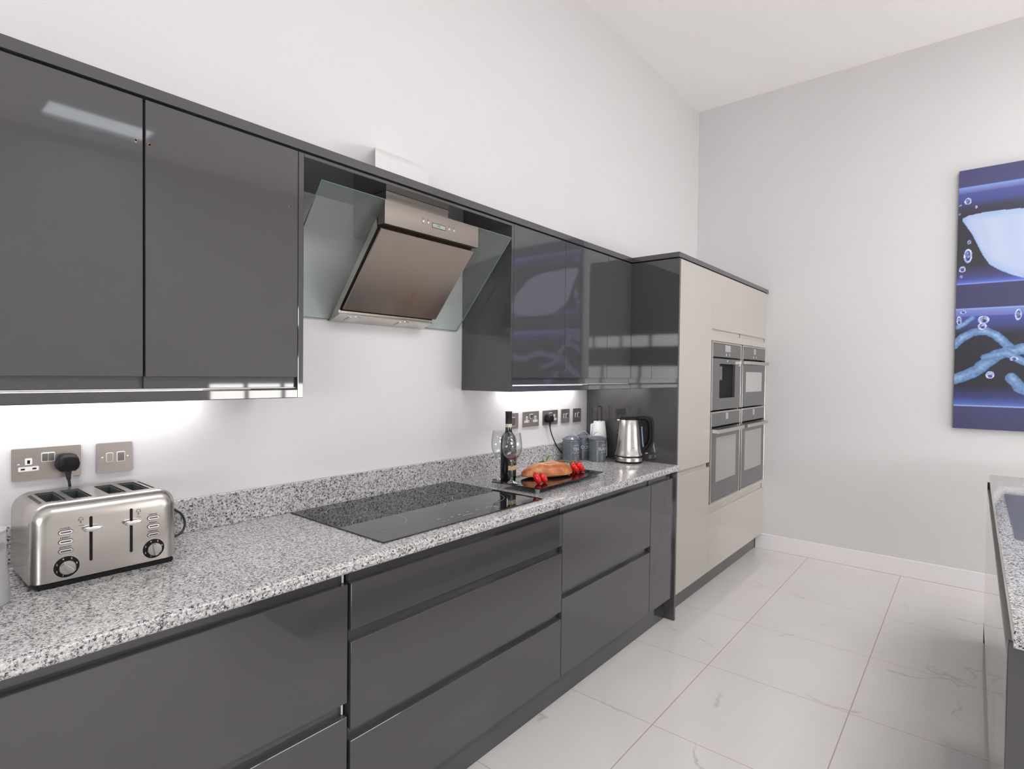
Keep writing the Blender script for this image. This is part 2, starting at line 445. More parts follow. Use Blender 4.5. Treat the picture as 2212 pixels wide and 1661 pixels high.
wall_cabinet(-.2491, .1548, 'tall glossy grey wall cabinet just left of the cooker hood', [(-.2411, 1.9419), (.1283, 1.8784)])
wall_cabinet(1.1760, 1.580, 'glossy grey wall cabinet directly right of the cooker hood, reflecting the picture')
wall_cabinet(1.580, 1.9982, 'middle one of the three glossy grey wall cabinets right of the hood')
wall_cabinet(1.9982, 2.2768, 'narrow glossy grey wall cabinet in the corner against the tall panel')
tag(box(.1555, .1728, .001, DF, ZPB, ZDT, .0012).obj('end_panel', 'grey'), 'thin grey end panel closing the left wall cabinets beside the hood', 'panel')
tag(box(1.1592, 1.1752, .001, DF, ZPB, ZDT, .0012).obj('end_panel', 'grey'), 'grey side panel right of the cooker hood, facing the glass', 'panel')
tag(box(.1732, 1.1588, .001, DF, 2.0390, ZDT, .0012).obj('bridging_panel', 'grey'), 'horizontal grey panel bridging the gap above the cooker hood', 'panel')
tag(box(-.6525, .1552, DF-.018, DF, ZPB, 1.3344, .002).obj('light_pelmet', 'grey'), 'grey light pelmet under the left wall cabinets', 'pelmet')
tag(box(1.1756, 2.2768, DF-.018, DF, ZPB, 1.3344, .002).obj('light_pelmet', 'grey'), 'grey light pelmet under the right wall cabinets', 'pelmet')
# cornice runs along the wall units, steps out round the tall units
c = B()
c.use('grey')
LO = [(-.6525, .2), (-.6525, DF+.001), (2.2765, DF+.001), (2.2765, .5955), (4.033, .5955), (4.033, .50), (2.34, .50), (2.34, .2)]
c.prism_z(LO, 2.0575, 2.0850)
c.use('black')  # black strip standing in for the shade in the gap below the cornice
c.prism_z([(-.6525, .2), (-.6525, DF-.012), (2.290, DF-.012), (2.290, .582), (4.03, .582), (4.03, .50), (2.335, .50), (2.335, .2)], 2.0502, 2.0574)
tag(c.obj('cornice', None), 'continuous grey cornice board along the tops of wall and tall units', 'cornice')
# led strips under the cabinets
for x0, x1, lab in ((-.65, -.02, 'white led strip light under the left wall cabinets'), (1.43, 2.12, 'white led strip light under the right wall cabinets')):
    tag(B().use('steel').box(x0, x1, .045, .075, 1.329, 1.3378).use('led').box(x0+.005, x1-.005, .05, .07, 1.3278, 1.3289).obj('led_strip_light', None), lab, 'light', 'led strips under the wall cabinets')
    ld = bpy.data.lights.new('led_glow', 'AREA'); ld.shape = 'RECTANGLE'; ld.size = x1-x0; ld.size_y = .02; ld.energy = 1.15*(x1-x0)/.65
    ld.color = (1, .965, 1)
    lo = bpy.data.objects.new('led_glow', ld); COL.objects.link(lo); lo.location = V((x0+x1)/2, .06, 1.3272)
# extractor duct over the hood, painted like the wall
pf = [(.001, 2.0590), (.165, 2.0590), (.165, 2.1920), (.15, 2.210), (.12, 2.234), (.08, 2.256), (.04, 2.277), (.001, 2.292)]
x0, x1 = .535, .82
d = B(); rings = []
for xx, ins in ((x0, .0), (x1-.03, 0), (x1-.012, .006), (x1-.003, .018), (x1, .034)):
    rings.append([V(xx+((.165-q)*.72 if xx == x0 else 0), max(.001, q-ins if q > .01 else q), h-(ins if h > 2.07 else 0)) for q, h in pf])
d.grid_rings(rings)
tag(d.obj('duct_cover', 'wall', sharp=50), 'white boxed duct on the wall just above the cornice over the hood', 'duct')

# ------------------------------------------------------------------ cooker hood
h = root('cooker_hood', (.667, .012, 1.579), 'angled stainless steel and glass cooker hood above the hob', 'cooker hood')
GA, GB = Vector((.008, 1.5855)), Vector((.337, 1.972))         # glass front plane in (d, z)
gt = (GB-GA).normalized(); gn = Vector((gt.y, -gt.x))
def onglass(t, off): q = GA+(GB-GA)*t+gn*off; return (q.x, q.y)
g = B(); g.use('hglass')
fr_ = [onglass(0, 0), onglass(1, 0)]; bk = [onglass(0, -.006), onglass(1, -.006)]
bk = [(max(a, .002), z) for a, z in bk]
X0, X1 = .2135, 1.118
vs = [g.bm.verts.new(V(x, *q)) for x in (X0, X1) for q in (fr_[0], fr_[1], bk[1], bk[0])]
for q, mm in (((0, 1, 5, 4), 'hglass'), ((3, 7, 6, 2), 'hglass'), ((0, 4, 7, 3), 'hedge'), ((1, 2, 6, 5), 'hedge'), ((0, 3, 2, 1), 'hedge'), ((4, 5, 6, 7), 'hedge')):
    g.use(mm); f = g.bm.faces.new([vs[i] for i in q]); f.material_index = g.mi
g.obj('glass_canopy', None, h, label='greenish clear glass panel leaning out from the wall')
BX0, BX1 = .4475, .904
b = B(); b.use('steel')
prof = [(.004, 1.579), (.073, 1.6005), (.0745, 1.6055), (.066, 1.6120), onglass(.11, .026), onglass(.82, .026), onglass(.86, .001), onglass(0.02, .001)]
b.prism(prof, BX0, BX1)
b.obj('housing', None, h)
b = B(); b.box(BX0+.010, BX1-.010, .0, .01, 0, .01)   # dark brown sheet painting the shade in the gap behind the filter plate
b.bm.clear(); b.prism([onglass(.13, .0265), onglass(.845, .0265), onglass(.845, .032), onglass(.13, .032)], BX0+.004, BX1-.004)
b.obj('filter_gap_shade', 'pelbrown', h)
b = B(); b.prism([onglass(.165, .043), onglass(.838, .043), onglass(.838, .0495), onglass(.165, .0495)], BX0-.0005, BX1-.004)
b.obj('filter_plate', 'steelx', h, label='smudged stainless filter plate')
b = B(); b.prism([(.300, 1.8930), (.338, 1.8925), (.338, 1.9715), (.336, 1.9745), (.330, 1.9765), (.31, 1.9765)], BX0, BX1+.003)
cp = b.obj('control_panel', 'steelh', h)
def hp(px): # x on the control panel
    return px
for bx_, bz_ in ((.617, 1.9335), (.640, 1.933), (.745, 1.9315), (.770, 1.931)):
    B().lathe_axis([(.0052, 0), (.0052, .002), (.0042, .0035), (.001, .004)], V(bx_, .338, bz_), (0, -1, 0), 16).obj('button', 'chrome', cp)
q = B(); q.use('black').box(.661, .7275, .3376, .3384, 1.9225, 1.9405).use('lcd').box(.6628, .7257, .3380, .3387, 1.9245, 1.9385)
q.use('greyd'); text_on(q, '0:00', .010, V(.692, .3389, 1.9315), (1, 0, 0), (0, 0, 1))
q.obj('display', None, cp)
for bx_, bz_ in ((.617, 1.945), (.640, 1.9443), (.745, 1.9433), (.770, 1.943)):
    B().tube([V(bx_+.0028*math.cos(2*PI*j/14), .3383, bz_+.0028*math.sin(2*PI*j/14)) for j in range(14)], .0004, 5, closed=True).obj('button_icon', 'greyd', cp)
B().box(.52, .826, .05, .25, 1.9, 2.0388, .001).obj('chimney', 'steelh', h)
for sx in (.525, .765):
    t_ = .5; ang = math.atan2(1.6005-1.579, .069)
    o_ = V(sx, .0385, 1.5893)
    up = Vector((0, -math.cos(ang), math.sin(ang))); nrm = Vector((0, -math.sin(ang), -math.cos(ang)))
    s_ = B().lathe_axis([(.031, -.002), (.031, .0016), (.027, .0024), (.022, .0018)], o_, nrm, 28).obj('downlight', 'steel', h)
    B().lathe_axis([(.021, .001), (.021, .0026), (.012, .0032)], o_, nrm, 24).obj('lens', 'spot', s_)

# ------------------------------------------------------------------ base units
BD = .585
def base_cabinet(x0, x1, fronts, label, rec=True):
    r = root('base_cabinet', ((x0+x1)/2, .3, .1337), label, 'cabinet', 'grey base units')
    b = B(); b.use('greyd').box(x0, x1, .02, BD-.022, .1345, .846)
    b.obj('carcass', None, r)
    s = B(); s.use('white').box(x1-.0045, x1-.0008, BD-.02, BD-.0165, .45, .50)
    for k, (z0, z1) in enumerate(fronts):
        nm = 'drawer_front' if len(fronts) > 1 else 'door'
        f = B().box(x0+.0015, x1-.0015, BD-.019, BD, z0, z1, .0012).obj(nm, 'grey', r)
        # scooped finger rail above each front
        q = B(); q.box(x0+.004, x1-.018, BD-.022, BD-.0185, z1-.02, z1+.038 if k == 0 else z1+.0345)
        q.obj('finger_rail', 'grey', r)
    s.bm.free()
    return r
b1 = base_cabinet(-.86, .1465, [(.4885, .8125), (.1340, .4500)], 'wide grey base unit with two drawers below the toaster, left of the hob')
for z0, z1 in ((.8135, .851), (.451, .4875)): B().box(.1385, .1425, BD-.021, BD-.0175, z0, z1).obj('carcass_edge', 'white', b1, label='white edge of the carcass showing in the gap')
base_cabinet(.1545, 1.1690, [(.6815, .8125), (.4080, .6500), (.1340, .3765)], 'grey three-drawer base unit underneath the hob')
base_cabinet(1.1705, 1.9850, [(.4910, .8125), (.1340, .4575)], 'grey two-drawer base unit right of the three-drawer one')
base_cabinet(1.9870, 2.2760, [(.1340, .8125)], 'narrow grey base unit with one door beside the beige tall units')
tag(B().box(-.86, 2.2745, .50, .5365, 0, .1335, .001).obj('plinth', 'grey'), 'long grey plinth on the floor under the grey base units', 'plinth')
tag(box(2.2772, 2.2950, .001, .5975, 0, 2.0500, .0012).obj('tall_end_panel', 'grey'), 'full-height glossy grey panel between worktop corner and beige tall units', 'panel')

# ------------------------------------------------------------------ worktop, upstand, hob
WT, WB = .887, .8515
w = B()
nose = [(.602, WB), (.609, WB+.001), (.6135, WB+.004), (.6153, WB+.009), (.6155, WB+.0162), (.6148, WB+.0170), (.6155, WB+.0178), (.6153, WB+.024), (.6135, WB+.0295), (.6105, WB+.0332), (.607, WT-.0006), (.602, WT)]
w.prism([(.0015, WB), *nose, (.0015, WT)], -.86, 2.2766)
w.prism([(.5985, WB), *nose, (.5985, WT)], 2.2762, 2.292)
tag(w.obj('worktop', 'granite', sharp=60), 'long speckled grey granite worktop along the left wall', 'worktop')
tag(box(-.86, 2.2766, .0015, .0215, WT+.0002, .9905, .0015).obj('upstand', 'granite'), 'speckled granite upstand against the wall behind the worktop', 'upstand')
hb = root('induction_hob', (.674, .295, WT), 'black glass induction hob set in the granite worktop', 'hob')
B().box(.2825, 1.0655, .0335, .5585, WT+.0002, WT+.0045, .001).obj('glass_top', 'hob', hb)
zt = WT+.0048
def zone(cx, cd, r):
    b = B()
    pin = [V(cx+(r-.0012)*math.cos(2*PI*j/64), cd+(r-.0012)*math.sin(2*PI*j/64), zt) for j in range(64)]
    pou = [V(cx+r*math.cos(2*PI*j/64), cd+r*math.sin(2*PI*j/64), zt) for j in range(64)]
    b.grid_rings([pin, pou], False, False)
    b.obj('cooking_zone', 'mark', hb)
zone(.417, .362, .089); zone(.430, .155, .072); zone(.658, .28, .10); zone(.90, .36, .105); zone(.885, .155, .072)
for sx, sd, wd in ((.5667, .4887, .012), (.5629, .52, .010), (.583, .52, .010), (.6187, .5003, .014), (.6572, .4956, .014), (.7052, .4896, .014), (.7474, .4955, .014), (.7908, .5015, .014), (.8085, .493, .012), (.8261, .4974, .012), (.835, .507, .012), (.680, .5145, .050)):
    B().box(sx-wd/2, sx+wd/2, sd-.0012, sd+.0012, zt-.0002, zt).box(sx-.0015, sx+.0015, sd-.0045, sd+.001, zt-.0002, zt+.00005).obj('touch_symbol', 'mark', hb)

# ------------------------------------------------------------------ tall units
TD = .590
t = root('larder_cabinet', (2.552, .3, .1337), 'tall beige gloss larder unit beside the grey panel', 'cabinet', 'beige tall units')
box(2.2965, 2.8095, .02, TD-.021, .1345, 2.050).obj('carcass', 'beige', t)
box(2.2978, 2.8090, TD-.019, TD, .8415, ZDT+.003, .0012).obj('door', 'beige', t)
box(2.2978, 2.8090, TD-.019, TD, .1340, .8115, .0012).obj('door', 'beige', t)
q = B(); q.use('beige').box(2.2978, 2.788, TD-.0215, TD-.014, .80, .842); q.use('dark').box(2.7885, 2.7935, TD-.0215, TD-.0125, .8112, .8418).use('greyd').box(2.7935, 2.809, TD-.0215, TD-.0125, .8112, .8418)
q.obj('finger_rail', None, t)
t = root('oven_housing_cabinet', (3.407, .3, .1337), 'beige gloss tall unit housing the four built-in appliances', 'cabinet', 'beige tall units')
b = B(); b.use('beige').box(2.8105, 4.0005, .02, .06, .1345, 2.05).box(2.8105, 2.8265, .06, TD-.0205, .1345, 2.05).box(3.985, 4.0005, .06, TD-.0205, .1345, 2.05).box(3.399, 3.4155, .06, TD-.0205, .5, 2.05)
b.box(2.8265, 3.985, .06, TD-.0205, 1.625, 1.70).box(2.8265, 3.985, .06, TD-.0205, .1345, .5595).box(2.8265, 3.985, .06, TD-.0205, 2.03, 2.05)
b.obj('carcass', None, t)
for a, e in ((2.8115, 3.3975), (3.3995, 4.0000)):
    box(a, e, TD-.019, TD, 1.6925, ZDT+.003, .0012).obj('door', 'beige', t)
    box(a, e, TD-.019, TD, 1.6180, 1.6645, .0012).obj('fascia_strip', 'beige', t)
    box(a+.003, e-.016, TD-.022, TD-.012, 1.664, 1.694).obj('finger_rail', 'beige', t)
    box(a, e, TD-.019, TD, .5420, .5665, .0008).obj('fascia_strip', 'beige', t)
box(2.8115, 4.0000, TD-.019, TD, .1340, .5035, .0012).obj('drawer_front', 'beige', t)
q = B(); q.use('beige').box(2.815, 3.985, TD-.022, TD-.013, .495, .5425); q.use('dark').box(3.9852, 3.9885, TD-.022, TD-.012, .503, .542)
q.obj('finger_rail', None, t)
tag(box(3.992+.0085, 4.0345, .30, TD-.012, .1340, 2.0498).obj('filler_strip', 'beige'), 'slim beige filler strip between the tall ovens and the end wall', 'filler strip')
tag(box(2.2955, XW-.0015, .48, .5285, 0, .1335, .001).obj('plinth', 'grey'), 'grey plinth on the floor under the beige tall units', 'plinth')

def appliance(name, label, cat, x0, x1, z0, z1):
    r = root(name, ((x0+x1)/2, .35, z0), label, cat)
    box(x0+.012, x1-.012, .08, TD-.02, z0+.003, z1-.004).obj('body', 'dark', r)
    f = B(); sw = .0145
    f.box(x0, x0+sw, TD-.019, TD+.004, z0, z1, .001).box(x1-sw, x1, TD-.019, TD+.004, z0, z1, .001).box(x0+sw, x1-sw, TD-.019, TD+.004, z1-.011, z1, .001)
    f.obj('trim_frame', 'steel', r)
    return r
def handle(r, x0, x1, z):
    hb_ = B().box(x0, x1, TD+.044, TD+.052, z-.0115, z+.0115, .001).box(x0, x0+.012, TD+.006, TD+.046, z-.0115, z+.0115, .001).box(x1-.012, x1, TD+.006, TD+.046, z-.0115, z+.0115, .001)
    hb_.obj('handle', 'steel', r)
def fascia(r, x0, x1, z0, z1, dx0, dx1, dz0, dz1, btn=True):
    f = box(x0, x1, TD-.015, TD+.002, z0, z1, .0008).obj('control_panel', 'ovg', r)
    box(dx0, dx1, TD+.001, TD+.0028, dz0, dz1).obj('display', 'disp', f)
    cx = (dx0+dx1)/2
    if btn:
        for a, e, p in ((-.031, -.024, .028), (.034, .039, .027)): box(cx+a, cx+e, TD+.0015, TD+.003, dz0-p, dz0-.0125).obj('button', 'white', f)
    else: box(cx-.014, cx-.012, TD+.0015, TD+.003, dz0-.026, dz0-.016).obj('button', 'dark', f)
# coffee machine
a = appliance('built_in_coffee_machine', 'built-in coffee machine with a dark open niche, top left of the appliances', 'coffee machine', 2.8145, 3.3965, 1.1670, 1.6150)
fascia(a, 2.8295, 3.3815, 1.5165, 1.6030, 3.058, 3.160, 1.554, 1.598)
n0, n1, m0, m1 = 2.957, 3.264, 1.2450, 1.4720
d = B(); d.box(2.8295, n0, TD-.015, TD+.002, 1.1690, 1.5055).box(n1, 3.3815, TD-.015, TD+.002, 1.1690, 1.5055).box(n0, n1, TD-.015, TD+.002, 1.1690, m0).box(n0, n1, TD-.015, TD+.002, m1, 1.5055)
dd = d.obj('front_panel', 'ovg', a)
q = B(); q.box(n0, n1, TD-.0195, TD-.016, m0, m1).obj('niche', 'dark', a)
box(2.958, 3.008, TD-.016, TD+.0015, 1.364, 1.4560, .001).obj('spout', 'ovg', a)
box(3.335, 3.378, TD+.0015, TD+.0045, 1.461, 1.484).obj('latch', 'disp', a)
q = B(); text_on(q, 'neff'.upper(), .014, V(3.106, TD+.0024, 1.492), (1, 0, 0), (0, 0, 1)); q.obj('maker_mark', 'white', dd)
# compact oven
a = appliance('compact_oven', 'compact oven with a pale window, top right of the four appliances', 'oven', 3.4185, 4.0005, 1.1670, 1.6150)
fascia(a, 3.4330, 3.9860, 1.5165, 1.6030, 3.685, 3.734, 1.5555, 1.5985)
d = box(3.4330, 3.9860, TD-.015, TD+.002, 1.1690, 1.5055, .0008).obj('oven_door', 'ovg', a)
box(3.509, 3.897, TD+.001, TD+.0027, 1.276, 1.4235).obj('window_glass', 'ovw2', d)
handle(d, 3.4258, 3.9140, 1.488)
# two single ovens
for x0, x1, wx0, wx1, hx0, hx1, dx0, dx1, lab in ((2.8145, 3.3965, 2.913, 3.304, 2.8276, 3.3370, 3.091, 3.136, 'tall single oven under the coffee machine, left of the lower pair'),
                                                  (3.4185, 4.0005, 3.505, 3.912, 3.4145, 3.9205, 3.686, 3.7287, 'tall single oven under the compact oven, next to the end wall')):
    a = appliance('built_in_oven', lab, 'oven', x0, x1, .5690, 1.1590)
    fascia(a, x0+.0145, x1-.0145, 1.0635, 1.1480, dx0, dx1, 1.1005, 1.1450, False)
    d = box(x0+.0145, x1-.0145, TD-.015, TD+.002, .5765, 1.0500, .0008).obj('oven_door', 'ovg', a)
    box(wx0, wx1, TD+.001, TD+.0027, .6975, .9885).obj('window_glass', 'ovw', d)
    handle(d, hx0, hx1, 1.0365)
    a2 = box(x0, x1, TD-.019, TD+.003, .5690, .5755, .0008).obj('bottom_trim', 'steel', a)

# ------------------------------------------------------------------ sockets and switches on the left wall
def plate(r, x0, x1, z0, z1, screws=True):
    cx, cz = (x0+x1)/2, (z0+z1)/2
    p = B().prism_d(rrect(cx, cz, (x1-x0)/2, (z1-z0)/2, .003), .0005, .0045).obj('faceplate', 'plate', r)
    if screws:
        for sx in (x0+.0125, x1-.0125):
            B().lathe_axis([(.0026, 0), (.0026, .0006), (.0012, .0009)], V(sx, .0046, cz+.001), (0, -1, 0), 14).obj('screw', 'chrome', p)
def rocker(r, cx, cz, hw, hh, surround=True):
    if surround: B().prism_d(rrect(cx, cz, hw+.0028, hh+.0028, .003), .004, .0056).obj('surround', 'wplast', r)
    b = B().prism([(.005, cz-hh), (.0072, cz-hh), (.0088, cz+hh*.6), (.0082, cz+hh), (.005, cz+hh)], cx-hw, cx+hw)
    b.obj('rocker_switch', 'rocker', r)
def outlet(r, cx, cz, flip=1):
    e = B().prism_d(rrect(cx, cz+.0095, .0072, .0085, .002), .004, .0054).obj('earth_insert', 'wplast', r)
    B().box(cx-.0028, cx+.0028, .0050, .0057, cz+.004, cz+.013).obj('earth_hole', 'dark', e)
    e = B().prism_d(rrect(cx, cz-.0095, .0205, .0058, .002), .004, .0054).obj('pin_insert', 'wplast', r)
    for s in (-1, 1): B().box(cx+s*.0115-.004, cx+s*.0115+.004, .0050, .0057, cz-.0115, cz-.0075).obj('pin_hole', 'dark', e)
def double_socket(x0, x1, z0, z1, label, screws, outlets=(1, 1)):
    r = root('double_socket', ((x0+x1)/2, 0, z0), label, 'socket', 'metal sockets and switches on the wall')
    plate(r, x0, x1, z0, z1, screws)
    cx, cz = (x0+x1)/2, (z0+z1)/2; W = x1-x0
    B().prism_d(rrect(cx+.001, cz+.0155, .0145, .0125, .003), .004, .0056).obj('surround', 'wplast', r)
    rocker(r, cx-.006, cz+.0155, .0055, .0098, False); rocker(r, cx+.0075, cz+.0155, .0055, .0098, False)
    for k, s in ((0, -1), (1, 1)):
        if outlets[k]: outlet(r, cx+s*.0385, cz-.002)
def fused_switch(x0, x1, z0, z1, label, screws):
    r = root('fused_switch', ((x0+x1)/2, 0, z0), label, 'switch', 'metal sockets and switches on the wall')
    plate(r, x0, x1, z0, z1, screws)
    cx, cz = (x0+x1)/2, (z0+z1)/2
    f = B().prism_d(rrect(cx-.0125, cz+.001, .0085, .0135, .003), .004, .0056).obj('fuse_surround', 'wplast', r)
    B().prism_d(rrect(cx-.0125, cz+.001, .0065, .0115, .002), .005, .0066).obj('fuse_holder', 'plate', f)
    rocker(r, cx+.0145, cz+.001, .0075, .0118)
double_socket(-.4535, -.3105, 1.0985, 1.1815, 'double metal socket above the toaster with a black plug in it', True, (1, 0))
fused_switch(-.2756, -.1900, 1.0975, 1.1805, 'metal fused switch right of the socket above the toaster', True)
r = root('cooker_switch', (1.5465, 0, 1.099), 'metal cooker switch with a red light, partly behind the wine bottle', 'switch', 'metal sockets and switches on the wall')
plate(r, 1.5040, 1.5890, 1.0980, 1.1810, False); rocker(r, 1.5465, 1.136, .0125, .021)
B().box(1.5405, 1.5525, .0043, .0052, 1.1665, 1.1700).obj('neon', 'red', r)
double_socket(1.6295, 1.7720, 1.1000, 1.1830, 'empty double metal socket right of the wine bottle', False)
double_socket(1.8100, 1.9555, 1.0995, 1.1825, 'double metal socket above the tea canister with a black plug in it', False, (0, 1))
fused_switch(1.9935, 2.0795, 1.1005, 1.1830, 'metal fused switch right of the plugged socket, first of two', False)
fused_switch(2.1200, 2.2055, 1.0995, 1.1820, 'metal fused switch nearest the tall grey panel', False)

def plug(parent, cx, cz):
    b = B(); pr = []
    for sc, dd in ((.90, .006), (1, .009), (1, .026), (.93, .034), (.78, .039), (.5, .0415)):
        pr.append([V(cx+x*sc, dd, cz+z*sc) for x, z in
                   ((-.015, -.023), (.015, -.023), (.0225, -.016), (.0255, -.004), (.0225, .010), (.017, .020), (.008, .0235), (-.008, .0235), (-.017, .020), (-.0225, .010), (-.0255, -.004), (-.0225, -.016))])
    b.grid_rings(pr)
    p = b.obj('plug', 'black', parent, sharp=50)
    B().tube([V(cx, .024, cz-.022), V(cx, .024, cz-.034), V(cx+.001, .024, cz-.046)], [.0075, .0058, .0046], 12).obj('strain_relief', 'rubber', p)

def smooth_path(pts, n=8):
    P = [Vector(p) for p in pts]; out = []
    for i in range(len(P)-1):
        a = P[max(i-1, 0)]; b = P[i]; c_ = P[i+1]; e = P[min(i+2, len(P)-1)]
        for k in range(n):
            t = k/n
            out.append(.5*((2*b)+(c_-a)*t+(2*a-5*b+4*c_-e)*t*t+(3*b-a-3*c_+e)*t**3))
    out.append(P[-1]); return out

# ------------------------------------------------------------------ toaster
TX0, TX1, TZ0, TZ1, TD0, TD1 = -.4625, -.1675, .9015, 1.0785, .052, .276
tr = root('toaster', (-.315, .16, WT), 'four-slot brushed steel toaster on the left end of the worktop', 'toaster')
def arch(ins, dd, rad=.040):
    n = 9; out = []
    x0, x1, z1 = TX0+ins, TX1-ins, TZ1-ins*.8
    rr = max(rad-ins*.5, .012)
    fl = lambda z: .0022*(1-(z-TZ0)/(TZ1-TZ0))
    out.append(V(x0-.0022, dd, TZ0)); out.append(V(x0-.001, dd, TZ0+.06))
    for j in range(n+1):
        a = PI-PI/2*j/n; out.append(V(x0+rr+rr*math.cos(a), dd, z1-rr+rr*math.sin(a)))
    for j in range(n+1):
        a = PI/2-PI/2*j/n; out.append(V(x1-rr+rr*math.cos(a), dd, z1-rr+rr*math.sin(a)))
    out.append(V(x1+.001, dd, TZ0+.06)); out.append(V(x1+.0022, dd, TZ0))
    return out
def mesh_obj(b, name):
    bmesh.ops.recalc_face_normals(b.bm, faces=b.bm.faces)
    me = bpy.data.meshes.new(name); b.bm.to_mesh(me); b.bm.free()
    o = bpy.data.objects.new(name, me); COL.objects.link(o); return o
b = B(); b.grid_rings([arch(.012, TD0-.006), arch(.004, TD0-.003), arch(0, TD0+.004), arch(0, .250)])
body = mesh_obj(b, 'tmp_body')
SL = [(-.4265, -.3885), (-.3760, -.3380), (-.3050, -.2670), (-.2530, -.2150)]
SD0, SD1 = .096, .2290
c = B()
for x0, x1 in SL: c.box(x0, x1, SD0, SD1, .955, 1.2)
c.box(-.4395, -.4330, .10, .226, 1.068, 1.2); c.box(-.2085, -.2020, .10, .226, 1.068, 1.2)
cut = mesh_obj(c, 'tmp_cut')
md = body.modifiers.new('cut', 'BOOLEAN'); md.operation = 'DIFFERENCE'; md.object = cut; md.solver = 'EXACT'
bpy.context.view_layer.update()
dg = bpy.context.evaluated_depsgraph_get()
me = bpy.data.meshes.new_from_object(body.evaluated_get(dg))
bpy.data.objects.remove(body); bpy.data.objects.remove(cut)
b = B(); t_ = bmesh.new(); t_.from_mesh(me); bpy.data.meshes.remove(me); b.merge(t_)
b.obj('shell', 'toast', tr)
for x0, x1 in SL:
    q = B(); th = .0015; zz0, zz1 = .957, 1.0735
    q.use('toastdk').box(x0+.0003, x0+th, SD0+.0003, SD1-.0003, zz0, zz1).box(x1-th, x1-.0003, SD0+.0003, SD1-.0003, zz0, zz1)
    q.box(x0+th, x1-th, SD0+.0003, SD0+th, zz0, zz1).box(x0+th, x1-th, SD1-th, SD1-.0003, zz0, zz1).box(x0+th, x1-th, SD0+th, SD1-th, zz0, zz0+.002)
    q.use('steel')
    for k in range(4):
        dd = SD0+.02+.03*k
        q.tube([V(x0+.006, dd, 1.06), V(x0+.009, dd, 1.00), V(x0+.006, dd, .965)], .0009, 5)
        q.tube([V(x1-.006, dd, 1.06), V(x1-.009, dd, 1.00), V(x1-.006, dd, .965)], .0009, 5)
    q.obj('bread_slot', None, tr)
# front plate, bowed at its border
b = B(); b.grid_rings([arch(.0, .2502), arch(-.0005, .254), arch(.004, .262), arch(.011, .2695), arch(.020, .2742), arch(.030, .2760)])
fp = b.obj('front_plate', 'toast', tr, sharp=60)
b = B(); b.box(TX0+.010, TX1-.008, TD0+.004, TD1-.0015, WT+.0012, TZ0-.0003, .003).obj('base', 'black', tr)
for fx in (TX0+.035, TX1-.035):
    for fd in (TD0+.03, TD1-.035): B().lathe([(.011, .0002), (.012, .008)], fx, fd, WT, 16).obj('foot', 'rubber', tr)
F = TD1
def slot(cx, z0, z1):
    B().prism_d(stadium(cx, (z0+z1)/2, .0032, (z1-z0)/2), F-.001, F+.0004).obj('lever_slot', 'black', fp)
slot(-.3527, .9340, 1.0400); slot(-.2707, .9345, 1.0435)
for cx, cz in ((-.3515, 1.0125), (-.2690, 1.0105)):
    l = B()
    pr = [(-.0185, 0), (-.016, .004), (-.009, .0055), (.009, .0055), (.016, .004), (.0185, 0), (.016, -.004), (.009, -.0055), (-.009, -.0055), (-.016, -.004)]
    l.grid_rings([[V(cx+x*s, dd, cz+z*s) for x, z in pr] for s, dd in ((.9, F+.004), (1, F+.006), (1, F+.014), (.9, F+.017), (.6, F+.0185))])
    l = l.obj('lever', 'chrome', fp)
    B().box(cx-.003, cx+.003, F-.002, F+.007, cz-.0085, cz-.002, .0008).obj('stalk', 'chrome', l)
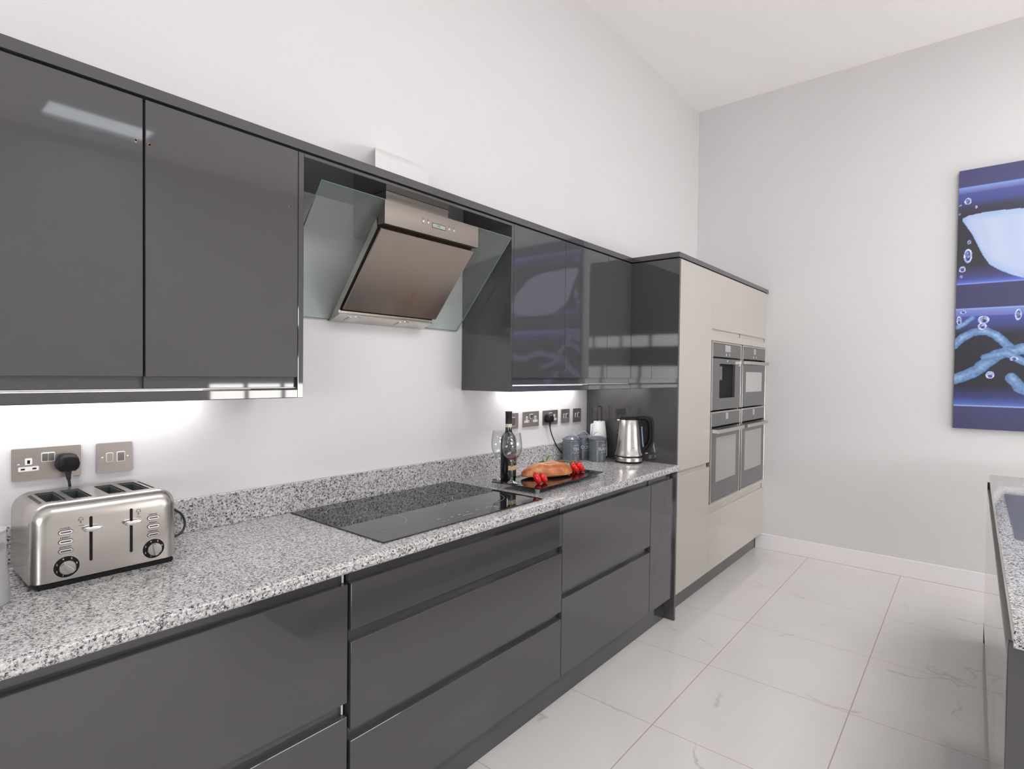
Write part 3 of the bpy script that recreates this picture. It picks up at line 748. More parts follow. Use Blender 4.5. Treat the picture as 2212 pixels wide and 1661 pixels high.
for side, ccx, ws in ((0, -.4005, ('CANCEL', 'REHEAT', 'DEFROST')), (1, -.2222, ('CANCEL', 'REHEAT', 'DEFROST'))):
    for k, wd in enumerate(ws):
        cz = 1.0118-.0216*k
        q = B(); q.use('greyd').prism_d(stadium(ccx, cz, .0142, .0056), F-.001, F+.0005)
        q.use('chrome').prism_d(stadium(ccx, cz, .0128, .0043), F+.0004, F+.0022)
        q.use('greyd').prism_d(stadium(ccx, cz, .0100, .0015), F+.0021, F+.0026)
        q.obj('push_button', None, fp)
        q = B(); text_on(q, wd, .0052, V(ccx-.001, F+.0004, cz+.0090), (1, 0, 0), (0, 0, 1)); q.obj('lettering', 'greyd', fp)
    dx, dz = (-.3990, .9315) if side == 0 else (-.2218, .9325)
    q = B(); q.use('chrome').prism_d(stadium(dx, dz, .0252, .0252, 18), F-.001, F+.0004).use('black').prism_d(stadium(dx, dz, .0243, .0243, 18), F+.0003, F+.0009)
    q.use('wplast')
    for k in range(7):
        a = math.radians(250-47*k); text_on(q, str(k+1), .0062, V(dx+.0197*math.cos(a), F+.0009, dz+.0197*math.sin(a)), (1, 0, 0), (0, 0, 1))
    dl = q.obj('dial', None, fp)
    q = B().lathe_axis([(.0158, 0), (.0158, .010), (.0145, .0115), (.004, .012)], V(dx, F+.0008, dz), (0, -1, 0), 36)
    kn = q.obj('knob', 'toast', dl)
    ang = math.radians(135 if side == 0 else 100)
    ux, uz = math.cos(ang), math.sin(ang); nx, nz = -uz, ux
    q = B(); q.grid_rings([[V(dx+ux*a*.0145+nx*e*w_, dd, dz+uz*a*.0145+nz*e*w_) for a, e in ((-1, -1), (1, -1), (1, 1), (-1, 1))] for w_, dd in ((.0042, F+.011), (.0036, F+.0165))])
    q.obj('grip', 'toast', kn)
    ix, iz = (-.3725, 1.030) if side == 0 else (-.2555, 1.0285)
    q = B(); q.tube([V(ix+x, F+.0006, iz+z) for x, z in ((-.004, .004), (-.0032, .009), (-.001, .0108), (.002, .0106), (.004, .009), (.0045, .0045))], .00035, 5)
    q.tube([V(ix-.0055, F+.0006, iz+.0038), V(ix+.006, F+.0006, iz+.0042)], .00035, 5)
    q.box(ix-.0004, ix+.0004, F, F+.0008, iz-.004, iz+.001); q.box(ix-.0014, ix+.0014, F, F+.0008, iz-.0005, iz+.0015); q.box(ix-.005, ix+.005, F, F+.0008, iz-.0088, iz-.0081)
    q.obj('slot_icon', 'greyd', fp)
plug(tr, -.3425, 1.138)
cord = smooth_path([V(-.3415, .024, 1.094), V(-.336, .024, 1.05), V(-.325, .030, .99), V(-.29, .034, .94), V(-.20, .034, .945), V(-.125, .036, .977), V(-.082, .042, .962), V(-.066, .048, .93), V(-.078, .058, .903), V(-.11, .062, .8925), V(-.16, .058, .8915), V(-.20, .055, .90)])
B().tube(cord, .0034, 10).obj('power_cord', 'rubber', tr)

# ------------------------------------------------------------------ grey canister cut by the photo's left edge
cx, cd = -.547, .285
c_ = root('storage_canister', (cx, cd, WT), 'pale grey canister cut off by the left photo edge beside the toaster', 'canister')
B().lathe([(.045, 0), (.0482, .003), (.0492, .010), (.0485, .025), (.0460, .060), (.0435, .095), (.042, .150), (.040, .153)], cx, cd, WT+.0003, 48).obj('body', 'canin', c_)
B().lathe([(.0425, .1535), (.0425, .158), (.03, .163), (.006, .165)], cx, cd, WT, 48).obj('lid', 'canin', c_)
B().lathe_axis([(.0085, 0), (.0095, .004), (.0085, .008)], V(cx+.637*.040, cd+.77*.040, WT+.128), (.637, -.77, 0), 20).obj('knob', 'chrome', c_)

# ------------------------------------------------------------------ glass board with bread, tomatoes and wine
BZ = .9125
br = root('serving_board', (1.39, .368, WT), 'black glass serving board on clear feet, beyond the hob', 'board')
B().prism_z([(1.108, .2457), (1.1264, .4999), (1.6685, .4816), (1.6502, .2274)], BZ-.0045, BZ).obj('glass_plate', 'hob', br)
for fx, fd in ((1.1415, .474), (1.132, .27), (1.642, .460), (1.628, .254)):
    B().lathe([(.0085, .0003), (.0125, BZ-.0047-WT)], fx, fd, WT, 20).obj('foot', 'clearp', br)

bc = (1.197, .2655)
bo = root('wine_bottle', (bc[0], bc[1], BZ), 'dark red wine bottle with black foil neck on the glass board', 'bottle')
B().lathe([(.028, .0003), (.034, .002), (.0358, .008), (.0358, .168), (.0350, .180), (.031, .193), (.0235, .205), (.0168, .213), (.0150, .222), (.0146, .236), (.0146, .252)], bc[0], bc[1], BZ, 48).obj('glass', 'bottle', bo)
B().lathe([(.0149, .2495), (.0150, .295), (.0157, .296), (.0157, .306), (.0145, .3075)], bc[0], bc[1], BZ, 32).obj('foil_capsule', 'foil', bo)
q = B().use('lab_w').lathe([(.01495, .2355), (.01515, .236), (.01515, .2505), (.0149, .251)], bc[0], bc[1], BZ, 32, False, False)
q.use('lab_r'); q.obj('neck_band', None, bo)
def wrap(b, a0, a1, z0, z1, r, n=20):
    lo = []; hi = []
    for j in range(n+1):
        a = a0+(a1-a0)*j/n
        lo.append((bc[0]+r*math.cos(a), bc[1]+r*math.sin(a)))
    for j in range(n):
        vs = [b.bm.verts.new(V(*lo[j], BZ+z0)), b.bm.verts.new(V(*lo[j+1], BZ+z0)), b.bm.verts.new(V(*lo[j+1], BZ+z1)), b.bm.verts.new(V(*lo[j], BZ+z1))]
        f = b.bm.faces.new(vs); f.material_index = b.mi
A0, A1 = math.radians(35), math.radians(140)
q = B()
for mm, z0, z1 in (('lab_b', .020, .046), ('lab_g', .046, .066), ('lab_b', .066, .094), ('lab_r', .094, .118)): q.use(mm); wrap(q, A0, A1, z0, z1, .0362)
q.use('lab_w'); wrap(q, math.radians(70), math.radians(95), .0795, .0808, .03635); wrap(q, math.radians(75), math.radians(90), .0840, .0850, .03635)
bmesh.ops.remove_doubles(q.bm, verts=q.bm.verts, dist=1e-5)
q.obj('label', None, bo)

def wine_glass(cx, cd, label, k=1., BZ=BZ):
    g = root('wine_glass', (cx, cd, BZ), label, 'wine glass', 'stemmed wine glasses on the board')
    B().lathe([(r*k, z*k) for r, z in ((.0365, .0004), (.0372, .0015), (.034, .0030), (.018, .0055), (.007, .0095), (.0048, .015), (.0040, .03), (.0038, .06), (.0044, .088), (.0075, .098), (.010, .1015))], cx, cd, BZ, 44, True, True).obj('stem', 'stemglass', g)
    B().lathe([(r*k, z*k) for r, z in ((.0005, .1005), (.010, .1018), (.022, .107), (.034, .120), (.0415, .140), (.0435, .158), (.0425, .180), (.0395, .203), (.0365, .219), (.0362, .2195), (.0357, .2190), (.0388, .203), (.0418, .180), (.0428, .158), (.0408, .1405), (.0333, .1208), (.0215, .1082), (.0005, .1030))], cx, cd, BZ, 56, False, False).obj('bowl', 'wglass', g)
wine_glass(1.141, .3335, 'empty stemmed wine glass standing in front of the bottle')
wine_glass(1.262, .165, 'empty wine glass half hidden behind the wine bottle', 1.06, WT)

# loaf
def loaf():
    b = B(); t = bmesh.new()
    bmesh.ops.create_icosphere(t, subdivisions=5, radius=1)
    for v in t.verts:
        x, y, z = v.co
        L_ = .137
        taper = 1-.10*abs(x)**3
        px = L_*math.copysign(abs(x)**.86, x)
        wy = .058*(1+.08*math.sin(3.3*x+.8))*taper
        hz = .052*(1+.09*math.exp(-((x-.30)/.28)**2)+.03*math.exp(-((x+.45)/.3)**2)-.04*math.exp(-((x+.02)/.16)**2))
        yy = wy*math.copysign(abs(y)**.9, y)
        zz = .012+hz*z if z > 0 else .012+.0118*z
        n = noise.noise(Vector((x*2.3+4, y*2.1, z*2))); n2 = noise.noise(Vector((x*7, y*7+3, z*7)))
        zz = zz+(n*.006+n2*.0018)*max(z, 0)
        v.co = Vector((px, yy*(1+.05*n), zz))
    ang = math.radians(-22)
    t.transform(Matrix.Translation(V(1.378, .352, BZ+.0004)) @ Matrix.Rotation(ang, 4, 'Z'))
    b.merge(t)
    return b.obj('bread_loaf', 'bread', sharp=180)
tag(loaf(), 'golden crusty bread loaf lying on the black glass board', 'bread')

def tomato(base, axis, L_, R_, label, stem=True):
    base = V(*base); ax = Vector((axis[0], -axis[1], axis[2])).normalized()
    # rest on the board: lift so that the lowest point touches
    prof = [(.08, .0), (.45, .025), (.78, .12), (.95, .28), (1, .48), (.97, .68), (.82, .85), (.52, .96), (.2, .995), (.05, .98)]
    horiz = math.sqrt(max(0, 1-ax.z**2))
    low = min(h*L_*ax.z-r*R_*horiz for r, h in prof)
    o = base-Vector((0, 0, low))+Vector((0, 0, .0003))
    r = root('plum_tomato', (o.x, -o.y, BZ), label, 'tomato', 'small plum tomatoes on the board')
    B().lathe_axis([(a*R_, h*L_) for a, h in prof], o, ax, 28).obj('fruit', 'tomato', r, sharp=180)
    if stem:
        q = B(); tip = o+ax*L_*.985; u = ax.orthogonal().normalized(); w_ = ax.cross(u)
        for k in range(5):
            a = k*2*PI/5+.4; dr = u*math.cos(a)+w_*math.sin(a)
            q.tube([tip, tip+dr*.004+ax*.002, tip+dr*.009+ax*.0005], [.0013, .001, .0003], 6)
        q.tube([tip, tip+ax*.005, tip+ax*.009+u*.002], [.0014, .0011, .0012], 6)
        q.obj('stalk', 'stem', r)
tomato((1.206, .438, BZ), (-.20, -.42, .86), .052, .0145, 'left one of the two red plum tomatoes leaning on the loaf front')
tomato((1.241, .447, BZ), (-.32, -.42, .80), .049, .0145, 'right one of the two red plum tomatoes leaning on the loaf front')
tomato((1.548, .412, BZ), (-.55, -.25, .72), .056, .0155, 'red plum tomato touching the right end of the loaf')
tomato((1.590, .414, BZ), (-.50, -.25, .70), .058, .0172, 'rightmost plum tomato on the board, beyond the loaf end')
tomato((1.628, .345, BZ), (-.6, -.1, .72), .050, .0150, 'plum tomato half hidden behind the two right ones')
tomato((1.592, .30, BZ), (-.6, -.15, .75), .052, .0145, 'plum tomato mostly hidden behind the right end of the loaf')
q = B(); vine = smooth_path([V(1.50, .318, BZ+.053), V(1.545, .325, BZ+.052), V(1.585, .335, BZ+.046), V(1.615, .352, BZ+.045)])
q.tube(vine, .0022, 7)
for k in (8, 12, 16, 20):
    p = vine[k]; q.tube([p, p+Vector((.006, -.004, -.006)), p+Vector((.007, -.008, -.014))], .0013, 6)
q.tube([V(1.46, .300, BZ+.0026), V(1.475, .308, BZ+.035), V(1.50, .318, BZ+.053)], .0022, 7)
tag(q.obj('tomato_vine', 'stem'), 'green vine stalk behind the loaf leading to the right tomatoes', 'vine')
# herb sprig behind the loaf
hs = root('herb_sprig', (1.452, .285, BZ), 'fresh green herb leaves sticking up behind the bread loaf', 'herb')
B().tube(smooth_path([V(1.452, .285, BZ+.0018), V(1.448, .292, BZ+.025), V(1.441, .298, BZ+.055)], 5), .0016, 7).obj('stem', 'stem', hs)
for (bx_, bd_, bz_), (tx, td, tz), wd in (((1.441, .298, .052), (1.392, .292, .060), .012), ((1.441, .298, .054), (1.424, .294, .081), .013), ((1.443, .298, .055), (1.482, .300, .083), .012), ((1.44, .299, .050), (1.410, .306, .074), .010)):
    a = V(bx_, bd_, BZ+bz_); e = V(tx, td, BZ+tz); ax = (e-a); sd = ax.cross(Vector((.6, -.7, .2))).normalized()
    nn = ax.cross(sd).normalized(); q = B(); L1 = []; L2 = []
    N_ = 8
    rows = []
    for k in range(N_+1):
        t_ = k/N_; w_ = wd*math.sin(PI*min(1, t_*.97+.03))**.8*(1-.25*t_)
        c0 = a+ax*t_+nn*(.006*math.sin(PI*t_))
        rows.append([c0-sd*w_+nn*.002, c0, c0+sd*w_+nn*.002])
    for k in range(N_):
        for j in range(2):
            q.bm.faces.new([q.bm.verts.new(p) for p in (rows[k][j], rows[k][j+1], rows[k+1][j+1], rows[k+1][j])])
    bmesh.ops.remove_doubles(q.bm, verts=q.bm.verts, dist=1e-6)
    lf = q.obj('leaf', 'leaf', hs, sharp=180)
    so = lf.modifiers.new('thick', 'SOLIDIFY'); so.thickness = .0006

# ------------------------------------------------------------------ canisters, kitchen roll, kettle
def canister(cx, cd, word, face, label):
    r = root('kitchen_canister', (cx, cd, WT), label, 'canister', 'grey storage tins by the wall')
    R_, H = .0495, .124
    bd = B().lathe([(.046, .0004), (R_, .002), (R_, .031), (R_-.0008, .032), (R_, .033), (R_, .041), (R_-.0008, .042), (R_, .043), (R_, H), (R_-.003, H+.001)], cx, cd, WT, 56).obj('body', 'tin', r)
    B().lathe([(R_+.0012, H-.003), (R_+.0016, H-.0015), (R_+.0016, H), (R_+.0006, H+.001)], cx, cd, WT, 56).obj('rim', 'steel', bd)
    ld = B().lathe([(R_+.0022, H+.0012), (R_+.0028, H+.003), (R_+.0028, H+.007), (R_-.001, H+.009), (.041, H+.0135), (.032, H+.0185), (.022, H+.0212), (.008, H+.0225), (.002, H+.0225)], cx, cd, WT, 56).obj('lid', 'tin', r)
    dx, dd = .637, .77
    path = smooth_path([V(cx+dx*u, cd+dd*u, WT+H+z) for u, z in ((-.040, .0165), (-.032, .0215), (-.024, .028), (-.012, .0395), (0, .043), (.012, .0395), (.024, .028), (.032, .0215), (.040, .0165))], 4)
    q = B(); side = Vector((-dd, -dx, 0)).normalized()
    rings = []
    for i, p in enumerate(path):
        t0 = path[min(i+1, len(path)-1)]-path[max(i-1, 0)]; nn = t0.cross(side).normalized()
        rings.append([p+side*.0065+nn*.0011, p-side*.0065+nn*.0011, p-side*.0065-nn*.0011, p+side*.0065-nn*.0011])
    q.grid_rings(rings); q.obj('handle', 'steel', ld)
    # lettering wrapped on the tin
    q = B(); a0 = math.atan2(face[1], face[0])
    def put(t, cz, off=0):
        for v in t.verts:
            a = a0-(v.co.x+off)/R_; rr = R_+.0005
            v.co = V(cx+rr*math.cos(a), cd+rr*math.sin(a), WT+cz+v.co.y)
        q.merge(t)
    put(text_faces(word, .0255), .0745)
    put(text_faces('SUPERIOR', .0075), .0980); put(text_faces('KITCHEN STORAGE', .0055), .0535); put(text_faces('QUALITY', .0050), .0365, .018); put(text_faces('STORAGE TIN', .0036), .0270, .018)
    for z in (.0915, .0600):
        t = bmesh.new(); n_ = 12
        for j in range(n_):
            xs = (-.027+.054*j/n_, -.027+.054*(j+1)/n_)
            t.faces.new([t.verts.new((x, y, 0)) for x, y in ((xs[0], -.0003), (xs[1], -.0003), (xs[1], .0003), (xs[0], .0003))])
        put(t, z)
    q.obj('lettering', 'tint', bd)
canister(1.975, .088, 'TEA', (-.33, .94), 'grey lidded tin lettered TEA, leftmost of three')
canister(2.106, .086, 'COFFEE', (-.36, .93), 'grey lidded tin lettered COFFEE, standing behind the other two')
canister(2.096, .192, 'SUGAR', (-.12, .99), 'grey lidded tin lettered SUGAR, front right of the three')

rx, rd = 2.219, .129
k = root('kitchen_roll_holder', (rx, rd, WT), 'black wire kitchen roll holder with a tall loop, in the corner', 'roll holder')
B().lathe([(.0555, .0004), (.0555, .010), (.053, .013)], rx, rd, WT, 40).obj('base', 'satinblack', k)
dx, dd = .637, .77
q = B(); lp = [V(rx-dx*.012, rd-dd*.012, WT+.013), V(rx-dx*.012, rd-dd*.012, WT+.302)]
for j in range(9):
    a = PI-PI*j/8; lp.append(V(rx+dx*.012*math.cos(a), rd+dd*.012*math.cos(a), WT+.303+.010*math.sin(a)))
lp += [V(rx+dx*.012, rd+dd*.012, WT+.302), V(rx+dx*.012, rd+dd*.012, WT+.013)]
q.tube(lp, .0025, 8).obj('loop_post', 'satinblack', k)
q = B().tube([V(rx+.037, rd+.048, WT+.012), V(rx+.037, rd+.048, WT+.150)], .0025, 8); q.obj('side_arm', 'satinblack', k)
pr_ = root('paper_towel_roll', (rx, rd, WT+.0132), 'white kitchen paper roll on the black wire holder', 'paper roll')
B().lathe([(.0505, .0135), (.050, .06), (.043, .14), (.0345, .221), (.0185, .222), (.0175, .215), (.0175, .02)], rx, rd, WT, 48, True, False).obj('roll', 'paper', pr_)
q = B(); pts0 = []; pts1 = []
for j in range(8):
    t_ = j/7; a = math.radians(300-62*t_)
    r0 = .0505+.006*t_**1.5; r1 = .0355+.016*t_**1.3
    pts0.append(V(rx+r0*math.cos(a), rd+r0*math.sin(a), WT+.04)); pts1.append(V(rx+r1*math.cos(a)-.002*t_, rd+r1*math.sin(a), WT+.212-.01*t_))
for j in range(7): q.bm.faces.new([q.bm.verts.new(p) for p in (pts0[j], pts0[j+1], pts1[j+1], pts1[j])])
bmesh.ops.remove_doubles(q.bm, verts=q.bm.verts, dist=1e-6)
fl = q.obj('loose_sheet', 'paper', pr_, sharp=180); so = fl.modifiers.new('thick', 'SOLIDIFY'); so.thickness = .0006

kx, kd = 2.186, .347
k = root('kettle', (kx, kd, WT), 'brushed steel jug kettle with a black handle by the grey panel', 'kettle')
bs = B().use('black').lathe([(.070, .0004), (.077, .002), (.078, .010)], kx, kd, WT, 56).use('steel').lathe([(.078, .010), (.0795, .012), (.0795, .030), (.078, .032)], kx, kd, WT, 56)
bs.obj('base', None, k)
B().lathe([(.074, .0322), (.0745, .036), (.074, .0395)], kx, kd, WT, 56).obj('gap_ring', 'black', k)
B().lathe([(.0775, .0397), (.0790, .043), (.0785, .047), (.0745, .058), (.0705, .075), (.0675, .095), (.0630, .140), (.0575, .200), (.0535, .243), (.0525, .2455)], kx, kd, WT, 56).obj('body', 'steel', k)
B().lathe([(.0532, .2452), (.0535, .250), (.051, .256), (.046, .2585), (.020, .2595), (.002, .2595)], kx, kd, WT, 48).obj('lid', 'black', k)
hd = (.637, .77)
def kp(u, z, s=0): return V(kx+hd[0]*u+hd[1]*s, kd+hd[1]*u-hd[0]*s, WT+z)
hp_ = smooth_path([kp(.045, .2505), kp(.075, .2535), (kp(.100, .250)), kp(.115, .232), kp(.121, .20), kp(.122, .155), kp(.120, .125), kp(.108, .100), kp(.092, .080), kp(.078, .058)], 5)
q = B(); sv = Vector((hd[1], hd[0], 0)).normalized()
rings = []
for i, p in enumerate(hp_):
    t0 = (hp_[min(i+1, len(hp_)-1)]-hp_[max(i-1, 0)]).normalized(); nn = t0.cross(sv).normalized()
    rings.append([p+sv*(.0125*math.cos(2*PI*j/14))+nn*(.0115*math.sin(2*PI*j/14)) for j in range(14)])
q.grid_rings(rings); hn = q.obj('handle', 'black', k, sharp=60)
q = B()
bk_ = [kp(.050, .247), kp(.066, .225), kp(.0695, .18), kp(.0745, .12), kp(.081, .07), kp(.083, .052)]
rings = []
for i, p in enumerate(smooth_path(bk_, 4)):
    rings.append([p+sv*sx*.011+Vector((hd[0], -hd[1], 0))*sy*.012 for sx, sy in ((-1, -1), (1, -1), (1, 1), (-1, 1))])
q.grid_rings(rings).obj('spine', 'black', k)
q = B()
q.grid_rings([[kp(u+a, z, s_) for a, s_ in ((-.0035, -.0128), (.0035, -.0128), (.0035, -.0102), (-.0035, -.0102))] for u, z in ((.070, .207), (.0725, .17), (.0775, .115), (.0815, .090))])
q.obj('water_window', 'kwin', k, label='bluish water level window')
q = B().tube([kp(.082, .054), kp(.100, .051), kp(.110, .0515)], [.004, .0042, .0035], 8); q.obj('switch_lever', 'clearp', k)
q = B(); rings = []
for u, z, hw in ((-.052, .222, .004), (-.060, .232, .009), (-.066, .242, .012), (-.064, .2455, .012)):
    rings.append([kp(u-.004, z, 0), kp(u+.006, z, -hw), kp(u+.014, z, 0), kp(u+.006, z, hw)])
q.grid_rings(rings).obj('spout', 'steel', k)
q = B(); t_ = text_faces('BREVILLE', .0055)
a0 = math.atan2(.80, -.60)
for v in t_.verts:
    rr = .0690; a = a0-v.co.x/rr; v.co = V(kx+rr*math.cos(a), kd+rr*math.sin(a), WT+.090+v.co.y)
q.merge(t_); q.obj('maker_mark', 'greyd', k)
plug(k, 1.851, 1.137)
cord = smooth_path([V(1.852, .024, 1.094), V(1.855, .026, 1.07), V(1.872, .030, 1.03), V(1.905, .030, .985), V(1.950, .028, .945), V(2.00, .027, .915), V(2.06, .030, .8925), V(2.14, .04, .8912), V(2.215, .19, .8912), V(2.20, .25, .8915), V(2.19, .285, .893)])
B().tube(cord, .0034, 10).obj('power_cord', 'rubber', k)

# ------------------------------------------------------------------ island
ID = 1.9435
il = root('kitchen_island', (1.95, 2.4, 0), 'beige gloss kitchen island with grey end panels on the right', 'kitchen island')
b = B(); b.use('greyd').box(.81, 3.10, ID+.022, 2.86, .1345, .846); b.obj('carcass', None, il)
xs = [.8115, 1.4, 2.0, 2.6, 3.1005]
for a, e in zip(xs, xs[1:]):
    box(a+.0012, e-.0012, ID, ID+.019, .1340, .8125, .0012).obj('door', 'beige', il)
    box(a+.004, e-.012, ID+.0195, ID+.022, .795, .848).obj('finger_rail', 'grey', il)
box(.7920, .8105, ID+.0005, 2.88, 0, .8505, .0012).obj('end_panel', 'grey', il)
box(3.1020, 3.1200, ID+.0005, 2.88, 0, .8505, .0012).obj('end_panel', 'grey', il)
box(.8110, 3.1015, ID+.055, ID+.070, 0, .1335).obj('plinth', 'grey', il)
# island worktop with the sink cut-out
SX0, SX1, SK0, SK1 = 1.612, 2.512, 1.990, 2.470
w = B()
pf = lambda z0, z1: [(ID+.008, z0), (ID+.008, z0+.01)]
w.box(.764, SX0, ID+.008, 2.90, WB, WT, .004, 2).box(SX1, 3.139, ID+.008, 2.90, WB, WT, .004, 2)
w.bm.clear()
D0, D1 = ID+.008, 2.90
out = [(.764, D0), (3.139, D0), (3.139, D1), (.764, D1)]; inn = [(SX0+.012, SK0+.012), (SX1-.012, SK0+.012), (SX1-.012, SK1-.012), (SX0+.012, SK1-.012)]
def ring(pp, z, g=0): 
    cx_, cy_ = sum(p[0] for p in pp)/4, sum(p[1] for p in pp)/4
    return [V(x-math.copysign(g, x-cx_), d-math.copysign(g, d-cy_), z) for x, d in pp]
w.grid_rings([ring(out, WB), ring(out, WT-.004), ring(out, WT-.0012, .0012), ring(out, WT, .004), ring(inn, WT), ring(inn, WB)], closed=True)
tag(w.obj('island_worktop', 'granite'), 'speckled granite worktop of the island at the right edge', 'worktop')
sk = root('kitchen_sink', (2.06, 2.23, WT), 'stainless steel sink set in the island worktop', 'sink')
def rr_ring(x0, x1, d0, d1, z, r): return [V(x, d, z) for x, d in rrect((x0+x1)/2, (d0+d1)/2, (x1-x0)/2, (d1-d0)/2, r, 6)]
q = B()
q.grid_rings([rr_ring(SX0, SX1, SK0, SK1, WT+.0003, .02), rr_ring(SX0, SX1, SK0, SK1, WT+.0035, .02), rr_ring(SX0+.008, SX1-.008, SK0+.008, SK1-.008, WT+.0040, .02),
              rr_ring(SX0+.045, SX1-.36, SK0+.05, SK1-.04, WT+.0030, .04), rr_ring(SX0+.05, SX1-.365, SK0+.055, SK1-.045, WT-.004, .04), rr_ring(SX0+.06, SX1-.375, SK0+.065, SK1-.055, WT-.165, .05)], cap0=False)
q.obj('bowl', 'sinkst', sk)
q = B().lathe([(.045, .0003), (.045, .003), (.02, .002)], (SX0+SX1-.315)/2, (SK0+SK1)/2, WT-.165, 28); q.obj('strainer', 'chrome', sk)
q = B()
for k_ in range(6):
    q.box(SX1-.29, SX1-.05, SK0+.07+.06*k_, SK0+.078+.06*k_, WT+.0032, WT+.0062, .001)
q.obj('drainer_ribs', 'sinkst', sk)

# ------------------------------------------------------------------ picture on the end wall
PX, PD0, PD1, PZ0, PZ1 = 4.006, 1.7755, 3.45, 1.0637, 2.7625
def mixc(a, b_, t): t = max(0, min(1, t)); return tuple(a[i]+(b_[i]-a[i])*t for i in range(3))
def gradz(z, st):
    for (z0, c0), (z1, c1) in zip(st, st[1:]):
        if z0 >= z >= z1: return mixc(c0, c1, (z0-z)/max(1e-6, z0-z1))
    return st[-1][1]
BG = [(2.80, (66, 66, 110)), (2.651, (68, 68, 110)), (2.648, (125, 155, 230)), (2.638, (120, 140, 205)), (2.612, (98, 105, 160)), (2.609, (74, 82, 150)), (2.55, (66, 72, 135)), (2.51, (52, 52, 72)),
      (2.44, (40, 41, 52)), (2.14, (42, 44, 50)), (2.10, (56, 56, 88)), (2.05, (66, 70, 130)), (2.022, (85, 105, 200)), (2.014, (140, 165, 230)), (2.010, (60, 60, 98)), (1.856, (58, 58, 96)),
      (1.852, (150, 180, 240)), (1.845, (120, 135, 200)), (1.805, (98, 110, 180)), (1.800, (70, 78, 150)), (1.74, (58, 62, 120)), (1.68, (30, 32, 44)), (1.36, (24, 26, 36)), (1.27, (50, 58, 115)), (1.222, (85, 105, 185)), (1.215, (170, 190, 235)), (1.210, (62, 62, 102)), (1.0, (58, 58, 98))]
TOPC = [(1.800, 2.448), (1.830, 2.462), (1.905, 2.470), (1.99, 2.470), (2.10, 2.464), (2.30, 2.452), (2.45, 2.40), (2.60, 2.27), (2.70, 2.10)]
BOTC = [(1.800, 2.430), (1.850, 2.335), (1.905, 2.195), (1.94, 2.13), (1.99, 2.089), (2.05, 2.052), (2.106, 2.027), (2.2, 2.012), (2.4, 2.010), (2.6, 2.035), (2.70, 2.10)]
def interp(pts, u):
    for (a, p), (b_, q) in zip(pts, pts[1:]):
        if a <= u <= b_: return p+(q-p)*(u-a)/(b_-a)
    return None
def segd(p, a, b_):
    ax, ay = b_[0]-a[0], b_[1]-a[1]; t = max(0, min(1, ((p[0]-a[0])*ax+(p[1]-a[1])*ay)/(ax*ax+ay*ay)))
    return math.hypot(p[0]-a[0]-ax*t, p[1]-a[1]-ay*t)
BRS = [([(1.77, 1.61), (1.815, 1.665), (1.862, 1.695), (1.932, 1.702), (1.985, 1.67), (2.03, 1.615), (2.075, 1.575)], .024), ([(1.765, 1.385), (1.83, 1.41), (1.89, 1.447), (1.94, 1.50), (1.99, 1.545), (2.06, 1.575), (2.13, 1.585), (2.3, 1.62), (2.5, 1.55), (2.7, 1.60)], .034),
       ([(1.93, 1.53), (2.03, 1.56), (2.12, 1.50), (2.25, 1.46)], .022), ([(2.06, 1.40), (2.10, 1.34), (2.16, 1.30)], .030), ([(1.79, 1.73), (1.83, 1.76), (1.86, 1.79)], .014)]
BUB = [(1.824, 2.556, .018, .021), (1.831, 2.198, .021, .046), (1.804, 2.112, .017, .019), (1.918, 1.775, .028, .026), (1.912, 1.733, .022, .022), (1.957, 1.418, .021, .024), (1.794, 1.775, .012, .030), (2.085, 1.80, .016, .035), (1.866, 2.512, .006, .009), (1.785, 2.535, .006, .007), (1.835, 2.287, .010, .012), (1.783, 2.478, .006, .006), (1.800, 2.065, .007, .010), (1.815, 1.83, .016, .010), (2.07, 1.52, .020, .012)]
def art(u, z):
    c = gradz(z, BG)
    nz = noise.noise(Vector((u*22, z*22, 0))); n2 = noise.noise(Vector((u*60, z*60, 3)))
    if 1.23 < z < 1.84:
        for pts, w_ in BRS:
            dm = min(segd((u, z), a, b_) for a, b_ in zip(pts, pts[1:]))
            ww = w_*(1+.18*nz)
            if dm < ww:
                t = 1-dm/ww
                c = mixc((58, 90, 150), (150, 185, 215), .25+.75*t*(.65+.5*nz)+.25*n2)
    tp, bt = interp(TOPC, u), interp(BOTC, u)
    if tp and bt and bt <= z <= tp:
        e = min(tp-z, (z-bt)*.8)
        c = mixc((122, 168, 228), (192, 202, 226), .15+e/.06)
        c = mixc(c, (176, 190, 220), .5+.5*noise.noise(Vector((u*9, z*3+u*6, 5))))
        c = mixc(c, (120, 165, 228), max(0, .5-(u-1.80)/.05))
    for bu, bz_, ru, rz_ in BUB:
        q = math.hypot((u-bu)/ru, (z-bz_)/rz_)
        if q < 1:
            a = math.atan2(z-bz_, u-bu)
            if q > .72: c = mixc((150, 170, 240), (225, 232, 250), .5+.5*math.sin(3*a+bu*40))
            elif q > .55: c = mixc((50, 55, 130), (170, 185, 245), .5+.5*math.sin(2*a+1))
            else: c = mixc((30, 32, 60), (190, 205, 245), .45+.9*n2+.3*(z-bz_)/rz_)
    return srgb(*[max(0, min(255, q)) for q in c])
pc = root('wall_picture', (PX+.015, (PD0+PD1)/2, PZ0), 'large blue canvas picture of a white petal and coral on the end wall', 'picture')
box(PX+.0012, XW-.001, PD0, PD1, PZ0, PZ1, .002).obj('stretcher_frame', 'canvas', pc)
me = bpy.data.meshes.new('printed_canvas')
us = [PD0+.0005+.0035*i for i in range(112)]
while us[-1] < PD1-.02: us.append(us[-1]+.016)
us.append(PD1-.0005)
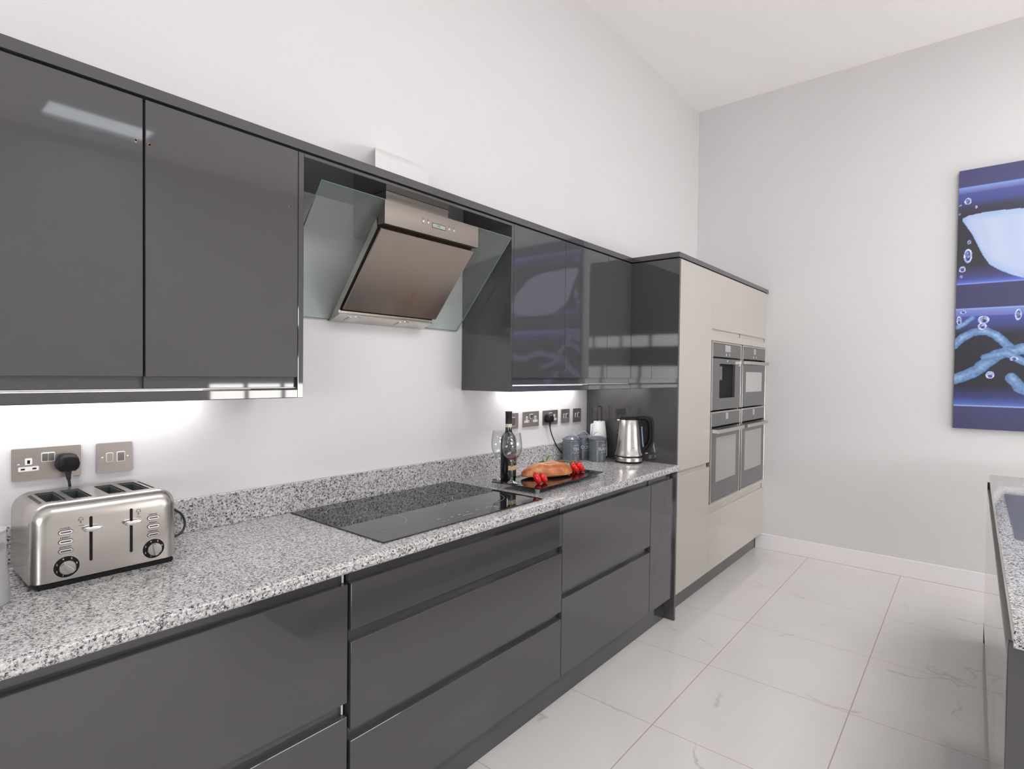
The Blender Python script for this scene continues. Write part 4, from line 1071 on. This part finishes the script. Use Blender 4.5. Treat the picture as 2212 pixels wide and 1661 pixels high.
nz_ = 440; zs = [PZ0+.0005+(PZ1-PZ0-.001)*j/nz_ for j in range(nz_+1)]
vs = []; cols = []
o3 = Vector(ORIG[pc.name])
for u in us:
    for z in zs: vs.append(V(PX, u, z)-o3); cols.append(art(u, z))
n_ = nz_+1
fs = [(i*n_+j, (i+1)*n_+j, (i+1)*n_+j+1, i*n_+j+1) for i in range(len(us)-1) for j in range(nz_)]
me.from_pydata(vs, [], fs); me.update()
ca = me.color_attributes.new('print', 'FLOAT_COLOR', 'POINT')
ca.data.foreach_set('color', [x for c in cols for x in c])
me.materials.append(M['art'])
o = bpy.data.objects.new('printed_canvas', me); COL.objects.link(o); o.parent = pc

# ------------------------------------------------------------------ camera, world, view
cam = bpy.data.cameras.new('camera'); co = bpy.data.objects.new('camera', cam); COL.objects.link(co)
cam.sensor_fit = 'HORIZONTAL'; cam.sensor_width = 36; cam.lens = 36*1204.79/2212; cam.clip_start = .02
yaw, pitch, roll = 0.69207559, -0.01847063, 0.01145941
cy, sy, cp_, sp = math.cos(yaw), math.sin(yaw), math.cos(pitch), math.sin(pitch)
f = Vector((cy*cp_, sy*cp_, sp)); r = Vector((sy, -cy, 0)); u = r.cross(f)
r2 = r*math.cos(roll)+u*math.sin(roll); u2 = -r*math.sin(roll)+u*math.cos(roll)
mw = Matrix((r2, u2, -f)).transposed().to_4x4(); mw.translation = V(-.731, 1.88035, 1.38751)
co.matrix_world = mw
S.camera = co
wd = bpy.data.worlds.new('daylight'); S.world = wd; wd.use_nodes = True
wd.node_tree.nodes['Background'].inputs[0].default_value = (.8, .9, 1, 1); wd.node_tree.nodes['Background'].inputs[1].default_value = .6
S.view_settings.view_transform = 'Standard'; S.view_settings.look = 'None'; S.view_settings.exposure = .32; S.view_settings.gamma = 1
S.view_settings.use_curve_mapping = False
S.cycles.use_denoising = True
S.cycles.max_bounces = 14; S.cycles.diffuse_bounces = 8; S.cycles.glossy_bounces = 6; S.cycles.transparent_max_bounces = 16
S.cycles.sample_clamp_indirect = 6
S.cycles.caustics_reflective = False; S.cycles.caustics_refractive = False
